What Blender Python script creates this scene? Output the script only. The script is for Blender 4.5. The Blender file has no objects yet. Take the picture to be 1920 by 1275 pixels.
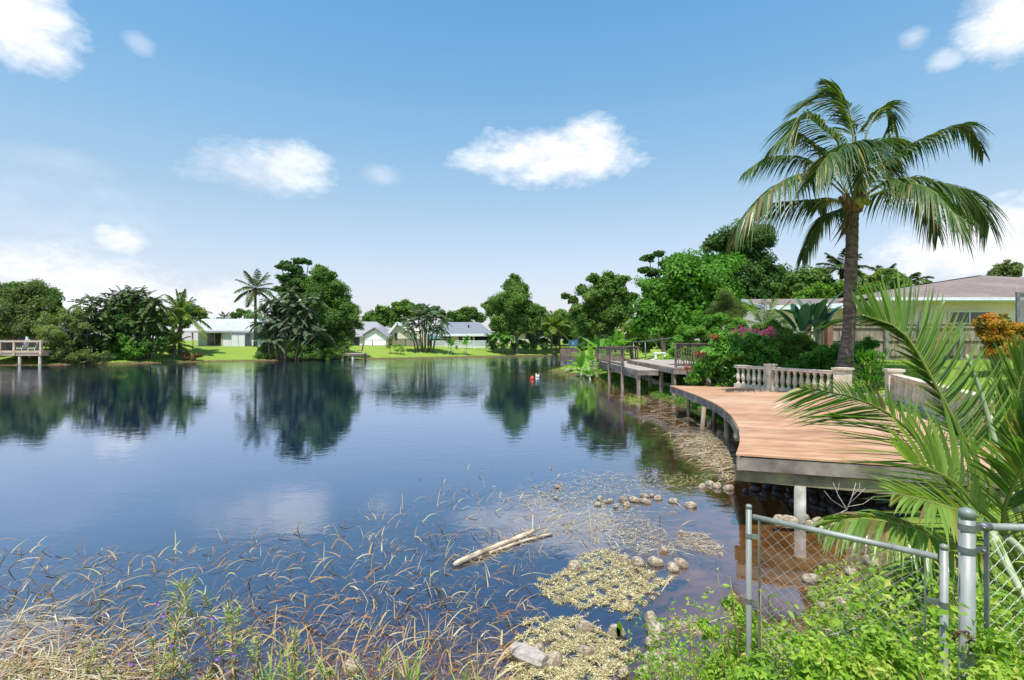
import bpy, math, random
import numpy as np
from mathutils import Vector
R = math.radians
rng = np.random.default_rng(7); random.seed(7)
F = 960.0; H = 2.8; CY = 637.5          # focal length in photo pixels, eye height over the water, horizon row
sc = bpy.context.scene; COL = sc.collection

# ---------------------------------------------------------------- camera
cd = bpy.data.cameras.new('camera'); cam = bpy.data.objects.new('camera', cd); COL.objects.link(cam)
cam.location = (0, 0, H); cam.rotation_euler = (R(90), 0, 0)
cd.sensor_width = 36; cd.lens = 18; cd.clip_start = 0.05; cd.clip_end = 3000
sc.camera = cam
# ---------------------------------------------------------------- light
SUN = Vector((-0.13, -0.50, 1.2)).normalized()
sd = bpy.data.lights.new('sun', 'SUN'); so = bpy.data.objects.new('sun', sd); COL.objects.link(so)
sd.energy = 5.0; sd.angle = R(0.5); sd.color = (1.0, 0.955, 0.88)
so.rotation_euler = SUN.to_track_quat('Z', 'Y').to_euler()
sc.view_settings.view_transform = 'Standard'; sc.view_settings.look = 'None'
sc.view_settings.exposure = 0.35; sc.view_settings.gamma = 1.0
sc.cycles.max_bounces = 8; sc.cycles.transparent_max_bounces = 16
sc.cycles.diffuse_bounces = 3; sc.cycles.glossy_bounces = 4; sc.cycles.transmission_bounces = 6
sc.cycles.use_denoising = True
sc.cycles.sample_clamp_indirect = 8

def dirn(px, py):
    v = np.array([(px-960)/F, 1.0, (CY-py)/F]); v /= np.linalg.norm(v)
    return math.atan2(v[0], v[1]), math.asin(v[2])

w = bpy.data.worlds.new('World'); sc.world = w; w.use_nodes = True
def build_world():
    nt = w.node_tree; N = nt.nodes; L = nt.links; N.clear()
    def nd(t, **k):
        n = N.new(t)
        for a, b in k.items(): setattr(n, a, b)
        return n
    def m(op, a, b=None, c=None, clamp=False):
        n = nd('ShaderNodeMath', operation=op, use_clamp=clamp)
        for i, v in enumerate((a, b, c)):
            if v is None: continue
            if isinstance(v, (int, float)): n.inputs[i].default_value = v
            else: L.new(v, n.inputs[i])
        return n.outputs[0]
    out = nd('ShaderNodeOutputWorld')
    sky = nd('ShaderNodeTexSky', sky_type='NISHITA', sun_disc=False)
    sky.sun_elevation = math.asin(SUN.z); sky.sun_rotation = math.atan2(SUN.x, SUN.y)
    sky.air_density = 1.0; sky.dust_density = 0.6; sky.ozone_density = 1.6
    tc = nd('ShaderNodeTexCoord'); sep = nd('ShaderNodeSeparateXYZ'); L.new(tc.outputs['Generated'], sep.inputs[0])
    x, y, z = sep.outputs
    az = m('ARCTAN2', x, y); el = m('ARCSINE', z)
    mp = nd('ShaderNodeMapping'); mp.inputs['Scale'].default_value = (1, 1, 1.9)
    L.new(tc.outputs['Generated'], mp.inputs[0])
    n1 = nd('ShaderNodeTexNoise'); n1.inputs['Scale'].default_value = 7.0; n1.inputs['Detail'].default_value = 9; n1.inputs['Roughness'].default_value = 0.6
    L.new(mp.outputs[0], n1.inputs['Vector'])
    n2 = nd('ShaderNodeTexNoise'); n2.inputs['Scale'].default_value = 30.0; n2.inputs['Detail'].default_value = 6; n2.inputs['Roughness'].default_value = 0.65
    L.new(mp.outputs[0], n2.inputs['Vector'])
    nz = m('ADD', m('MULTIPLY', m('SUBTRACT', n1.outputs[0], 0.5), 2.0), m('MULTIPLY', m('SUBTRACT', n2.outputs[0], 0.5), 1.1))
    # (px, py, rx, ry, density)
    CL = [(1050,290,150,52,1.0),(1100,262,75,36,1.0),(930,302,80,24,.8),(40,45,120,80,1.0),(70,95,90,40,.9),(60,390,260,80,.15),(100,300,120,30,.15),  # the two faintest veils at left are added to whiten the lake's reflections
          (470,318,135,46,.55),(530,316,105,42,.72),(420,300,50,30,.4),(228,450,52,26,.85),(195,432,26,15,.7),(130,545,330,78,.92),(350,565,240,50,.8),
          (1880,450,220,80,1.0),(1790,478,180,55,.9),(1905,25,130,80,1.0),(1775,112,45,20,.5),(1713,72,35,20,.5),(712,328,40,18,.35),(262,80,32,18,.3),
          (30,520,260,90,.6),(1840,72,60,30,.5)]
    acc = None
    for (px, py, rx, ry, dn) in CL:
        a0, e0 = dirn(px, py); c = math.cos(e0)
        ra = rx/F*math.cos(a0)**2; re = ry/F*math.cos(a0)
        dx = m('MULTIPLY', m('SUBTRACT', az, a0), 1/ra); dy = m('MULTIPLY', m('SUBTRACT', el, e0), 1/re)
        d2 = m('ADD', m('MULTIPLY', dx, dx), m('MULTIPLY', dy, dy))
        f = m('SUBTRACT', 1.0, m('SQRT', d2))
        f = m('ADD', f, m('MULTIPLY', nz, 0.80))
        f = m('MULTIPLY', m('SMOOTH_MIN', m('MULTIPLY', m('MAXIMUM', m('ADD', f, 0.08), 0.0), 1.25), 1.0, 0.3), dn)
        acc = f if acc is None else m('MAXIMUM', acc, f)
    # clouds outside the frame: overhead and behind, from noise alone
    high = m('MULTIPLY', m('SUBTRACT', el, 0.72), 5.0, clamp=True)
    back = m('MULTIPLY', m('SUBTRACT', m('ABSOLUTE', az), 1.0), 4.0, clamp=True)
    oth = m('MULTIPLY', m('MAXIMUM', high, back), m('MULTIPLY', m('SUBTRACT', nz, 0.08), 3.0, clamp=True))
    oth = m('MULTIPLY', oth, 0.85)
    acc = m('MAXIMUM', acc, oth)
    acc = m('MULTIPLY', acc, 1.0, clamp=True)
    # milky air low over the horizon
    hz = m('POWER', m('SUBTRACT', 1.0, m('MULTIPLY', m('ABSOLUTE', el), 1.15, clamp=True)), 3.0)
    tint = nd('ShaderNodeMix', data_type='RGBA', blend_type='MULTIPLY'); tint.inputs[0].default_value = 1.0
    L.new(sky.outputs[0], tint.inputs[6]); tint.inputs[7].default_value = (1.06, 1.27, 1.30, 1)
    gr = nd('ShaderNodeValToRGB'); L.new(m('MULTIPLY', m('ABSOLUTE', el), 1/.6, clamp=True), gr.inputs[0]); e_ = gr.color_ramp.elements
    e_[0].position = 0.0; e_[0].color = (1.0, .72, .70, 1); e_[1].position = 1.0; e_[1].color = (.68, .93, .95, 1)
    for q, c in ((.19, (1.0, .75, .715, 1)), (.42, (.885, .78, .715, 1)), (.70, (.77, .87, .84, 1))): k_ = e_.new(q); k_.color = c
    def tinted(src):
        t_ = nd('ShaderNodeMix', data_type='RGBA', blend_type='MULTIPLY'); t_.inputs[0].default_value = 1.0
        if isinstance(src, tuple): t_.inputs[6].default_value = src
        else: L.new(src, t_.inputs[6])
        L.new(gr.outputs[0], t_.inputs[7]); return t_.outputs[2]
    bg1 = nd('ShaderNodeBackground'); L.new(tinted(tint.outputs[2]), bg1.inputs[0]); bg1.inputs[1].default_value = 0.15
    bgh = nd('ShaderNodeBackground'); L.new(tinted((0.68, 0.96, 1.14, 1)), bgh.inputs[0]); bgh.inputs[1].default_value = 0.78
    mh = nd('ShaderNodeMixShader'); L.new(m('MULTIPLY', hz, 0.8), mh.inputs[0]); L.new(bg1.outputs[0], mh.inputs[1]); L.new(bgh.outputs[0], mh.inputs[2])
    cr = nd('ShaderNodeMix', data_type='RGBA'); L.new(m('MULTIPLY', m('ADD', nz, 0.5), 0.8, clamp=True), cr.inputs[0])
    cr.inputs[6].default_value = (0.63, 0.67, 0.75, 1); cr.inputs[7].default_value = (1.22, 1.21, 1.20, 1)
    bg2 = nd('ShaderNodeBackground'); L.new(cr.outputs[2], bg2.inputs[0]); bg2.inputs[1].default_value = 0.95
    mx = nd('ShaderNodeMixShader'); L.new(m('MULTIPLY', acc, 0.93), mx.inputs[0]); L.new(mh.outputs[0], mx.inputs[1]); L.new(bg2.outputs[0], mx.inputs[2])
    L.new(mx.outputs[0], out.inputs[0])
build_world()

# ---------------------------------------------------------------- materials
MATS = {}
def nmat(name):
    m = bpy.data.materials.new(name); m.use_nodes = True; m.node_tree.nodes.clear(); MATS[name] = m
    return m, m.node_tree.nodes, m.node_tree.links
def c4(c): return (c[0], c[1], c[2], 1)
def surf(name, c1, c2, scale=4, rough=.7, bump=.2, bscale=None, stretch=(1,1,1), c3=None, lo=.35, hi=.65, metal=0, spec=.4, det=6, big=None):
    m, N, L = nmat(name)
    o = N.new('ShaderNodeOutputMaterial'); p = N.new('ShaderNodeBsdfPrincipled'); L.new(p.outputs[0], o.inputs[0])
    tc = N.new('ShaderNodeTexCoord'); mp = N.new('ShaderNodeMapping'); mp.inputs['Scale'].default_value = stretch
    L.new(tc.outputs['Object'], mp.inputs[0])
    n = N.new('ShaderNodeTexNoise'); n.inputs['Scale'].default_value = scale; n.inputs['Detail'].default_value = det; n.inputs['Roughness'].default_value = .62
    L.new(mp.outputs[0], n.inputs['Vector'])
    r = N.new('ShaderNodeValToRGB'); e = r.color_ramp.elements
    e[0].position = lo; e[0].color = c4(c1); e[1].position = hi; e[1].color = c4(c2)
    if c3: x = e.new((lo+hi)/2); x.color = c4(c3)
    L.new(n.outputs[0], r.inputs[0])
    src = r.outputs[0]
    if big:
        n3 = N.new('ShaderNodeTexNoise'); n3.inputs['Scale'].default_value = big[0]; n3.inputs['Detail'].default_value = 5; L.new(tc.outputs['Object'], n3.inputs['Vector'])
        r3 = N.new('ShaderNodeValToRGB'); r3.color_ramp.elements[0].position = .45; r3.color_ramp.elements[1].position = .62
        L.new(n3.outputs[0], r3.inputs[0])
        mx = N.new('ShaderNodeMix'); mx.data_type = 'RGBA'; mu = N.new('ShaderNodeMath'); mu.operation = 'MULTIPLY'; mu.inputs[1].default_value = big[2]
        L.new(r3.outputs[0], mu.inputs[0]); L.new(mu.outputs[0], mx.inputs[0]); L.new(src, mx.inputs[6]); mx.inputs[7].default_value = c4(big[1])
        src = mx.outputs[2]
    L.new(src, p.inputs['Base Color'])
    p.inputs['Roughness'].default_value = rough; p.inputs['Metallic'].default_value = metal; p.inputs['Specular IOR Level'].default_value = spec
    if bump:
        n2 = N.new('ShaderNodeTexNoise'); n2.inputs['Scale'].default_value = bscale or scale*3; n2.inputs['Detail'].default_value = 5
        L.new(mp.outputs[0], n2.inputs['Vector'])
        b = N.new('ShaderNodeBump'); b.inputs['Strength'].default_value = bump; b.inputs['Distance'].default_value = .02
        L.new(n2.outputs[0], b.inputs['Height']); L.new(b.outputs[0], p.inputs['Normal'])
    return m
def leafm(name, cols, trans=.45, rough=.5, spec=.3):
    """cols = [(pos, colour), ...] looked up by the per-face attribute 'rnd'."""
    m, N, L = nmat(name)
    o = N.new('ShaderNodeOutputMaterial'); p = N.new('ShaderNodeBsdfPrincipled'); t = N.new('ShaderNodeBsdfTranslucent'); x = N.new('ShaderNodeMixShader')
    a = N.new('ShaderNodeAttribute'); a.attribute_name = 'rnd'
    r = N.new('ShaderNodeValToRGB'); e = r.color_ramp.elements
    e[0].position = cols[0][0]; e[0].color = c4(cols[0][1]); e[1].position = cols[-1][0]; e[1].color = c4(cols[-1][1])
    for q, c in cols[1:-1]: k = e.new(q); k.color = c4(c)
    L.new(a.outputs['Fac'], r.inputs[0]); L.new(r.outputs[0], p.inputs['Base Color'])
    g = N.new('ShaderNodeMix'); g.data_type = 'RGBA'; g.blend_type = 'MULTIPLY'; g.inputs[0].default_value = 1; g.inputs[7].default_value = (1.25, 1.35, .55, 1)
    L.new(r.outputs[0], g.inputs[6]); L.new(g.outputs[2], t.inputs[0])
    p.inputs['Roughness'].default_value = rough; p.inputs['Specular IOR Level'].default_value = spec
    x.inputs[0].default_value = trans; L.new(p.outputs[0], x.inputs[1]); L.new(t.outputs[0], x.inputs[2]); L.new(x.outputs[0], o.inputs[0])
    return m
YEL = (.30, .27, .06); BRN = (.20, .13, .07)
def greens(a, b, c): return [(0, a), (.45, b), (.75, c), (.88, YEL), (1, BRN)]
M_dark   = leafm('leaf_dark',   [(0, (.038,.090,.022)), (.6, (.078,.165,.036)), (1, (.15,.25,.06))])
M_mid    = leafm('leaf_mid',    [(0, (.070,.14,.024)), (.6, (.135,.24,.042)), (1, (.24,.36,.07))])
M_bright = leafm('leaf_bright', [(0, (.060,.17,.018)), (.6, (.12,.29,.030)), (1, (.22,.42,.06))])
M_vine   = leafm('leaf_glossy_vine', [(0, (.07,.20,.02)), (.6, (.14,.33,.035)), (1, (.27,.48,.08))], rough=.35, spec=.5)
M_dryl   = leafm('dry_leaf', [(0, (.12,.07,.035)), (.6, (.22,.13,.06)), (1, (.26,.22,.08))])
M_lime   = leafm('leaf_lime',   [(0, (.09,.20,.015)), (.6, (.17,.31,.025)), (1, (.30,.42,.06))])
M_olive  = leafm('leaf_olive',  [(0, (.075,.11,.03)), (.6, (.15,.205,.055)), (1, (.26,.31,.10))])
M_grey   = leafm('leaf_silver', [(0, (.09,.14,.075)), (.6, (.16,.23,.12)), (.9, (.27,.33,.2)), (1, (.26,.24,.16))])
M_palm   = leafm('palm_leaf', greens((.030,.070,.018), (.060,.115,.026), (.12,.18,.045)), rough=.4, spec=.4, trans=.33)
M_palmy  = leafm('palm_leaf_yellowish', greens((.09,.16,.03), (.18,.27,.04), (.34,.38,.07)), rough=.4, spec=.35)
M_young  = leafm('palm_leaf_young', greens((.07,.15,.03), (.17,.28,.05), (.32,.42,.11)), trans=.42, rough=.3, spec=.6)
M_banana = leafm('banana_leaf', greens((.07,.20,.025), (.13,.30,.04), (.25,.42,.08)), trans=.4, rough=.35)
M_bird   = leafm('broad_leaf_bluish', greens((.025,.085,.045), (.045,.12,.06), (.09,.19,.10)), trans=.2, rough=.3, spec=.5)
M_croton = leafm('croton_leaf', [(0, (.07,.09,.02)), (.35, (.25,.18,.03)), (.6, (.55,.34,.03)), (.85, (.60,.20,.03)), (1, (.30,.06,.03))])
M_brom   = leafm('bromeliad_leaf', [(0, (.22,.05,.04)), (.6, (.40,.09,.06)), (1, (.30,.20,.10))])
M_bougn  = leafm('bougainvillea_bract', [(0, (.42,.04,.20)), (.6, (.60,.10,.34)), (1, (.70,.26,.46))])
M_violet = leafm('violet_petal', [(0, (.28,.12,.62)), (1, (.45,.25,.75))])
M_cover  = leafm('cover_leaf', [(0, (.10,.20,.02)), (.5, (.22,.38,.03)), (.8, (.38,.48,.07)), (1, (.46,.42,.13))], trans=.4)
M_grass  = leafm('grass_blade', [(0, (.10,.20,.015)), (.5, (.19,.33,.025)), (.85, (.30,.42,.05)), (1, (.42,.38,.14))], trans=.35)
M_straw  = leafm('straw', [(0, (.28,.19,.09)), (.5, (.44,.35,.21)), (.8, (.60,.54,.42)), (1, (.20,.11,.05))], trans=.15, rough=.7)
M_reed   = leafm('reed_blade', [(0, (.22,.10,.05)), (.35, (.36,.21,.09)), (.7, (.50,.42,.25)), (.85, (.30,.34,.08)), (1, (.17,.30,.05))], trans=.2, rough=.6)
M_algae  = leafm('dry_algae', [(0, (.20,.15,.06)), (.4, (.50,.42,.22)), (.8, (.64,.57,.34)), (1, (.74,.68,.46))], trans=.1, rough=.85)

M_bark = surf('bark_brown', (.08,.06,.045), (.20,.16,.12), 3, .9, .6, stretch=(1,1,.35))
M_barkg = surf('bark_grey', (.06,.05,.038), (.17,.145,.11), 3, .9, .6, stretch=(1,1,.35))
M_cocobark = surf('coconut_bark', (.06,.038,.03), (.22,.16,.13), 4, .9, .7, 14, stretch=(1,1,3.0), c3=(.13,.09,.073))
M_greywood = surf('weathered_wood', (.09,.07,.055), (.31,.265,.225), 2.2, .85, .4, stretch=(1,1,1), c3=(.20,.165,.14), big=(1.3,(.10,.09,.06),.5))
M_greydeck = surf('weathered_decking', (.23,.185,.16), (.45,.39,.345), 3, .8, .3, stretch=(1,6,1))
M_postwood = surf('post_wood', (.12,.085,.06), (.36,.29,.23), 3, .85, .4, stretch=(1,1,.3))
M_beam = surf('mossy_beam', (.06,.05,.03), (.28,.26,.13), 1.6, .85, .4, c3=(.20,.17,.11))
M_darkwood = surf('brown_stained_wood', (.07,.045,.035), (.19,.13,.105), 4, .75, .3, stretch=(1,1,.3))
M_newwood = surf('pale_wood', (.34,.24,.16), (.52,.42,.31), 3, .75, .2)
M_fencew = surf('fence_boards', (.10,.08,.055), (.36,.30,.235), 2.0, .85, .4, stretch=(3,1,.35), c3=(.28,.23,.175), big=(.9,(.10,.07,.05),.45))
M_conc = surf('pink_concrete', (.46,.385,.29), (.72,.63,.50), 3, .85, .35, 40, c3=(.64,.54,.42), big=(2.2,(.22,.20,.19),.45))
M_concg = surf('grey_concrete', (.16,.155,.15), (.40,.38,.36), 4, .9, .5, 30)
M_pile = surf('concrete_pile', (.22,.21,.18), (.52,.50,.46), 3, .85, .3, 30, big=(2.0,(.2,.2,.14),.5))
M_white = surf('white_stucco', (.76,.75,.76), (.86,.85,.86), 2, .8, .1)
M_cream = surf('cream_stucco', (.60,.55,.40), (.70,.64,.48), 1.5, .85, .15, 60)
M_greyw = surf('grey_stucco', (.58,.58,.62), (.70,.70,.73), 2, .8, .1)
M_yell = surf('yellow_stucco', (.80,.66,.57), (.86,.73,.63), 1.5, .85, .15, 80)
M_trim = surf('white_trim', (.62,.64,.67), (.78,.79,.80), 3, .5, .05)
M_roofw = surf('white_roof', (.33,.34,.36), (.42,.43,.455), 2, .7, .1, big=(.3,(.45,.45,.47),.4))
M_roofg = surf('grey_roof', (.20,.20,.215), (.32,.32,.34), 6, .85, .3, stretch=(1,1,3))
M_roofb = surf('slate_blue_roof', (.13,.14,.17), (.21,.225,.26), 6, .85, .3, stretch=(1,1,3))
M_roofbr = surf('brown_shingle', (.12,.085,.078), (.25,.19,.17), 6, .9, .4, 20, stretch=(1,1,6), c3=(.18,.135,.12), big=(.35,(.30,.25,.23),.35))
M_glass = surf('window_glass', (.02,.03,.035), (.05,.07,.08), 1, .08, 0, spec=.8)
M_curt = surf('white_curtain', (.55,.55,.55), (.7,.7,.7), 4, .9, .1, stretch=(8,1,1))
M_black = surf('near_black', (.02,.018,.02), (.06,.05,.05), 1, .9, 0)  # near-black for dark parts, and for walls with shade in their colour
M_galv = surf('galvanised_steel', (.20,.20,.19), (.38,.385,.375), 5, .5, .08, 60, metal=.15, spec=.5, big=(3.5,(.16,.20,.17),.6), stretch=(1,1,.3))
M_galvd = surf('dull_steel', (.16,.17,.18), (.30,.31,.33), 8, .5, .1, metal=.7)
M_wire = surf('chain_link_wire', (.20,.195,.19), (.33,.325,.32), 10, .6, 0, metal=.2)
M_rust = surf('rusty_chain', (.05,.03,.025), (.16,.09,.06), 30, .8, .4, metal=.3)
M_red = surf('red_plastic', (.75,.03,.02), (.85,.06,.03), 3, .35, 0)
M_wplas = surf('white_plastic', (.78,.80,.84), (.84,.86,.88), 3, .4, 0)
M_blue = surf('blue_plastic', (.03,.09,.24), (.06,.14,.34), 3, .5, 0)
M_teal = surf('teal_canvas', (.03,.13,.12), (.06,.20,.18), 3, .8, .1)
M_terra = surf('reddish_panel', (.30,.12,.10), (.42,.20,.16), 3, .8, .1)
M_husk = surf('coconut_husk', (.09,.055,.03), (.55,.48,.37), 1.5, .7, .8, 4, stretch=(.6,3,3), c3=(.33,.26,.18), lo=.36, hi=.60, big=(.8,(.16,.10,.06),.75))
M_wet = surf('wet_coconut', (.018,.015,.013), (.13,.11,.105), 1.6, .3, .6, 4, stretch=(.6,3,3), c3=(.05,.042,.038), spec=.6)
M_stone = surf('pale_rock', (.24,.20,.17), (.56,.51,.46), 7, .85, .8, 30, c3=(.42,.37,.33), big=(6,(.20,.17,.12),.5))
M_log = surf('bleached_log', (.20,.14,.09), (.66,.55,.42), 4, .85, .6, stretch=(1,1,6), c3=(.48,.38,.27))
M_coco = surf('green_coconut', (.22,.26,.04), (.36,.36,.07), 4, .5, .1)
M_twig = surf('bare_twig', (.34,.29,.25), (.55,.49,.44), 8, .8, .2)
M_stem = surf('reddish_stem', (.22,.12,.07), (.34,.24,.10), 12, .7, .1)
M_petiole = surf('pale_petiole', (.28,.34,.20), (.48,.50,.34), 5, .5, .1, stretch=(1,1,.2))
M_fibre = surf('palm_fibre', (.10,.06,.035), (.30,.19,.11), 8, .9, .6, stretch=(3,3,.5))
M_path = surf('pale_path', (.62,.60,.57), (.74,.72,.69), 3, .9, .1)

# ---------------------------------------------------------------- mesh builder
class MB:
    def __init__(s): s.v = []; s.f = []; s.n = 0; s.r = []; s.t = []; s.sm = []
    def add(s, V, idx, tot, rnd=0.0, smooth=False):
        V = np.asarray(V, float).reshape(-1, 3); tot = np.asarray(tot, int).ravel()
        s.v.append(V); s.f.append(np.asarray(idx, int).ravel() + s.n); s.t.append(tot)
        s.r.append(np.broadcast_to(np.asarray(rnd, float), tot.shape).copy()); s.sm.append(np.full(tot.shape, smooth)); s.n += len(V)
    def faces(s, V, fs, rnd=0.0, smooth=False):
        s.add(V, [i for f in fs for i in f], [len(f) for f in fs], rnd, smooth)
    def quads(s, Q, rnd=0.0, smooth=False):
        Q = np.asarray(Q, float).reshape(-1, 4, 3); s.add(Q.reshape(-1, 3), np.arange(len(Q)*4), np.full(len(Q), 4), rnd, smooth)
    def box(s, x0, x1, y0, y1, z0, z1, rz=0, piv=None):
        V = np.array([[x, y, z] for z in (z0, z1) for (x, y) in ((x0,y0),(x1,y0),(x1,y1),(x0,y1))], float)
        if rz:
            px, py = piv if piv is not None else ((x0+x1)/2, (y0+y1)/2); c, q = math.cos(rz), math.sin(rz)
            X_, Y_ = V[:,0]-px, V[:,1]-py; V[:,0] = px + X_*c - Y_*q; V[:,1] = py + X_*q + Y_*c
        s.faces(V, [(3,2,1,0),(4,5,6,7),(0,1,5,4),(1,2,6,5),(2,3,7,6),(3,0,4,7)])
    def beam(s, a, b, wd, ht, up=(0,0,1)):
        a = np.array(a, float); b = np.array(b, float); t = b-a; t /= np.linalg.norm(t)
        u = np.array(up, float); sd_ = np.cross(t, u)
        if np.linalg.norm(sd_) < 1e-4: sd_ = np.cross(t, (0,1,0))
        sd_ /= np.linalg.norm(sd_); up_ = np.cross(sd_, t)
        V = [p + sd_*i*wd/2 + up_*j*ht/2 for p in (a, b) for (i, j) in ((-1,-1),(1,-1),(1,1),(-1,1))]
        s.faces(V, [(3,2,1,0),(4,5,6,7),(0,1,5,4),(1,2,6,5),(2,3,7,6),(3,0,4,7)])
    def tube(s, pts, rad, n=8, cap=True, smooth=True, rnd=0.0):
        P = np.asarray(pts, float); rad = np.broadcast_to(np.asarray(rad, float), (len(P),))
        T = np.gradient(P, axis=0); T /= np.linalg.norm(T, axis=1)[:, None] + 1e-9
        ref = np.array([0, 0, 1.]) if abs(T[0, 2]) < .9 else np.array([1., 0, 0])
        u = np.cross(T[0], ref); u /= np.linalg.norm(u); rings = []
        a = np.linspace(0, 2*math.pi, n, endpoint=False)
        for i in range(len(P)):
            u = u - T[i]*np.dot(u, T[i]); u /= np.linalg.norm(u) + 1e-9; v = np.cross(T[i], u)
            rings.append(P[i] + rad[i]*(np.cos(a)[:, None]*u + np.sin(a)[:, None]*v))
        V = np.concatenate(rings); fs = []
        for i in range(len(P)-1):
            for k in range(n): fs.append((i*n+k, i*n+(k+1) % n, (i+1)*n+(k+1) % n, (i+1)*n+k))
        if cap: fs.append(tuple(range(n-1, -1, -1))); fs.append(tuple((len(P)-1)*n+k for k in range(n)))
        s.faces(V, fs, rnd, smooth)
    def lathe(s, c, prof, n=16, sq=False):
        c = np.array(c, float); a = np.linspace(0, 2*math.pi, n, endpoint=False); V = []; fs = []
        for (r, z) in prof:
            for k in range(n): V.append(c + np.array([r*math.cos(a[k]), r*math.sin(a[k]), z]))
        for i in range(len(prof)-1):
            for k in range(n): fs.append((i*n+k, i*n+(k+1) % n, (i+1)*n+(k+1) % n, (i+1)*n+k))
        fs.append(tuple(range(n-1, -1, -1))); fs.append(tuple((len(prof)-1)*n+k for k in range(n)))
        s.faces(V, fs, 0, True)
    def prism(s, poly, z0, z1):
        n = len(poly); V = [(x, y, z0) for x, y in poly] + [(x, y, z1) for x, y in poly]
        s.faces(V, [tuple(range(n-1, -1, -1)), tuple(range(n, 2*n))] + [(i, (i+1) % n, n+(i+1) % n, n+i) for i in range(n)])
    def build(s, name, mat, parent=None, loc=None):
        root = np.array(ROOT[parent.name] if parent is not None else (loc if loc is not None else (0, 0, 0)), float)
        V = np.concatenate(s.v) - root; idx = np.concatenate(s.f); tot = np.concatenate(s.t)
        me = bpy.data.meshes.new(name); me.vertices.add(len(V)); me.vertices.foreach_set('co', V.astype(np.float32).ravel())
        me.loops.add(len(idx)); me.loops.foreach_set('vertex_index', idx.astype(np.int32))
        me.polygons.add(len(tot)); st = np.concatenate([[0], np.cumsum(tot)[:-1]])
        me.polygons.foreach_set('loop_start', st.astype(np.int32)); me.polygons.foreach_set('loop_total', tot.astype(np.int32))
        me.polygons.foreach_set('use_smooth', np.concatenate(s.sm))
        at = me.attributes.new('rnd', 'FLOAT', 'FACE'); at.data.foreach_set('value', np.concatenate(s.r).astype(np.float32))
        me.update(calc_edges=True); me.materials.append(mat)
        o = bpy.data.objects.new(name, me); COL.objects.link(o)
        if parent is not None: o.parent = parent
        else: o.location = tuple(root)
        ROOT[o.name] = root
        return o
ROOT = {}
def tag(o, label=None, cat=None, group=None, kind=None):
    if label: o['label'] = label
    if cat: o['category'] = cat
    if group: o['group'] = group
    if kind: o['kind'] = kind
    return o
def thing(name, label, cat, loc, group=None):
    o = bpy.data.objects.new(name, None); COL.objects.link(o); o.location = tuple(float(a) for a in loc); o.empty_display_size = .2
    ROOT[o.name] = np.array(loc, float)
    return tag(o, label, cat, group)

# ---------------------------------------------------------------- pixels to places
def X(px, D): return (px-960)/F*D
def Z(py, D): return H-(py-CY)/F*D
def Pt(px, py, D): return np.array([X(px, D), D, Z(py, D)])
def On(px, py, z=0.0):
    D = (H-z)*F/(py-CY); return np.array([X(px, D), D, z])
# ---------------------------------------------------------------- shore and ground
WATER = np.array([(-140,58),(-60,57),(-52,57.2),(-46,59.7),(-41.7,64.5),(-34.5,68.5),(-30,71),(-24.2,72.2),(-16,76.8),(-5.2,84),(0,89),(8.7,92.5),(14,90),(16.5,82),
  (14,66),(9.5,55),(7.5,50),(4.6,49.5),(3.6,47.5),(4.2,42),(5.0,38.5),(6.4,35.5),(7.0,31),(7.0,27.5),(7.2,24),(7.5,20),(7.6,16),(7.2,13),(6.6,10.6),(6.2,9.0),(5.5,8.0),
  (4.7,7.1),(4.0,6.3),(3.4,5.5),(2.9,4.7),(2.2,4.2),(1.5,4.0),(.9,3.92),(-1,3.9),(-3,3.85),(-6,3.8),(-12,4.2),(-40,5),(-140,6)], float)
YARD = np.array([(9.5,24),(9.4,20.2),(10.7,16.8),(11.2,14.6),(9.7,10.4),(8.7,7),(11,3),(14,-20),(400,-20),(400,140),(30,140),(26,88),(20,66),(13,52),(10.5,44),(9.3,36),(9.2,28)], float)
def sdist(P, poly):
    """signed distance, positive inside"""
    d = np.full(len(P), 1e9); inside = np.zeros(len(P), bool); n = len(poly)
    for i in range(n):
        a = poly[i]; b = poly[(i+1) % n]; ab = b-a; ap = P-a
        t = np.clip((ap@ab)/(ab@ab), 0, 1); d = np.minimum(d, np.linalg.norm(ap - t[:, None]*ab, axis=1))
        c = (a[1] > P[:, 1]) != (b[1] > P[:, 1])
        with np.errstate(divide='ignore', invalid='ignore'):
            xi = a[0] + (P[:, 1]-a[1])*(b[0]-a[0])/((b[1]-a[1]) if b[1] != a[1] else 1e-9)
        inside ^= c & (P[:, 0] < xi)
    return np.where(inside, d, -d)
def sm(t): t = np.clip(t, 0, 1); return t*t*(3-2*t)
def wob(x, y): return .5*np.sin(x*1.3+.7*np.sin(y*.9))+.5*np.sin(y*1.7+x*.6)
def gz(x, y):
    x = np.atleast_1d(np.asarray(x, float)); y = np.atleast_1d(np.asarray(y, float)); P = np.stack([x.ravel(), y.ravel()], 1)
    d = -sdist(P, WATER) + .12*wob(P[:, 0]*1.7, P[:, 1]*1.7)*np.clip(P[:, 1]/30, .4, 1.5)
    yd = np.maximum(sdist(P, YARD), 0)
    far = sm((P[:, 1]-45)/12)
    near = np.minimum((.30+.16*sm((6-P[:, 1])/2))*np.maximum(d, 0), .88) + .98*sm(yd/3.6)
    farz = 1.72*sm((np.maximum(d, 0)+1.5)/15) - 1.72*sm(1.5/15)+ .12*sm(d/1.5)
    up = near*(1-far) + farz*far
    dn = -np.minimum(.17*np.maximum(-d, 0), 2.2)
    near_sh = sm((13-P[:, 1])/5)*sm((2.2-P[:, 0])/2.5); dn = -np.minimum(np.maximum(-d, 0)*(.17+.85*near_sh), 2.2)
    up = up + .30*sm((3.6-P[:, 1])/1.2)*sm((P[:, 0]-.4)/.8)
    z = np.where(d > 0, up, dn) + .02*wob(P[:, 0]*3.1, P[:, 1]*2.7)
    return z.reshape(x.shape)
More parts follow.
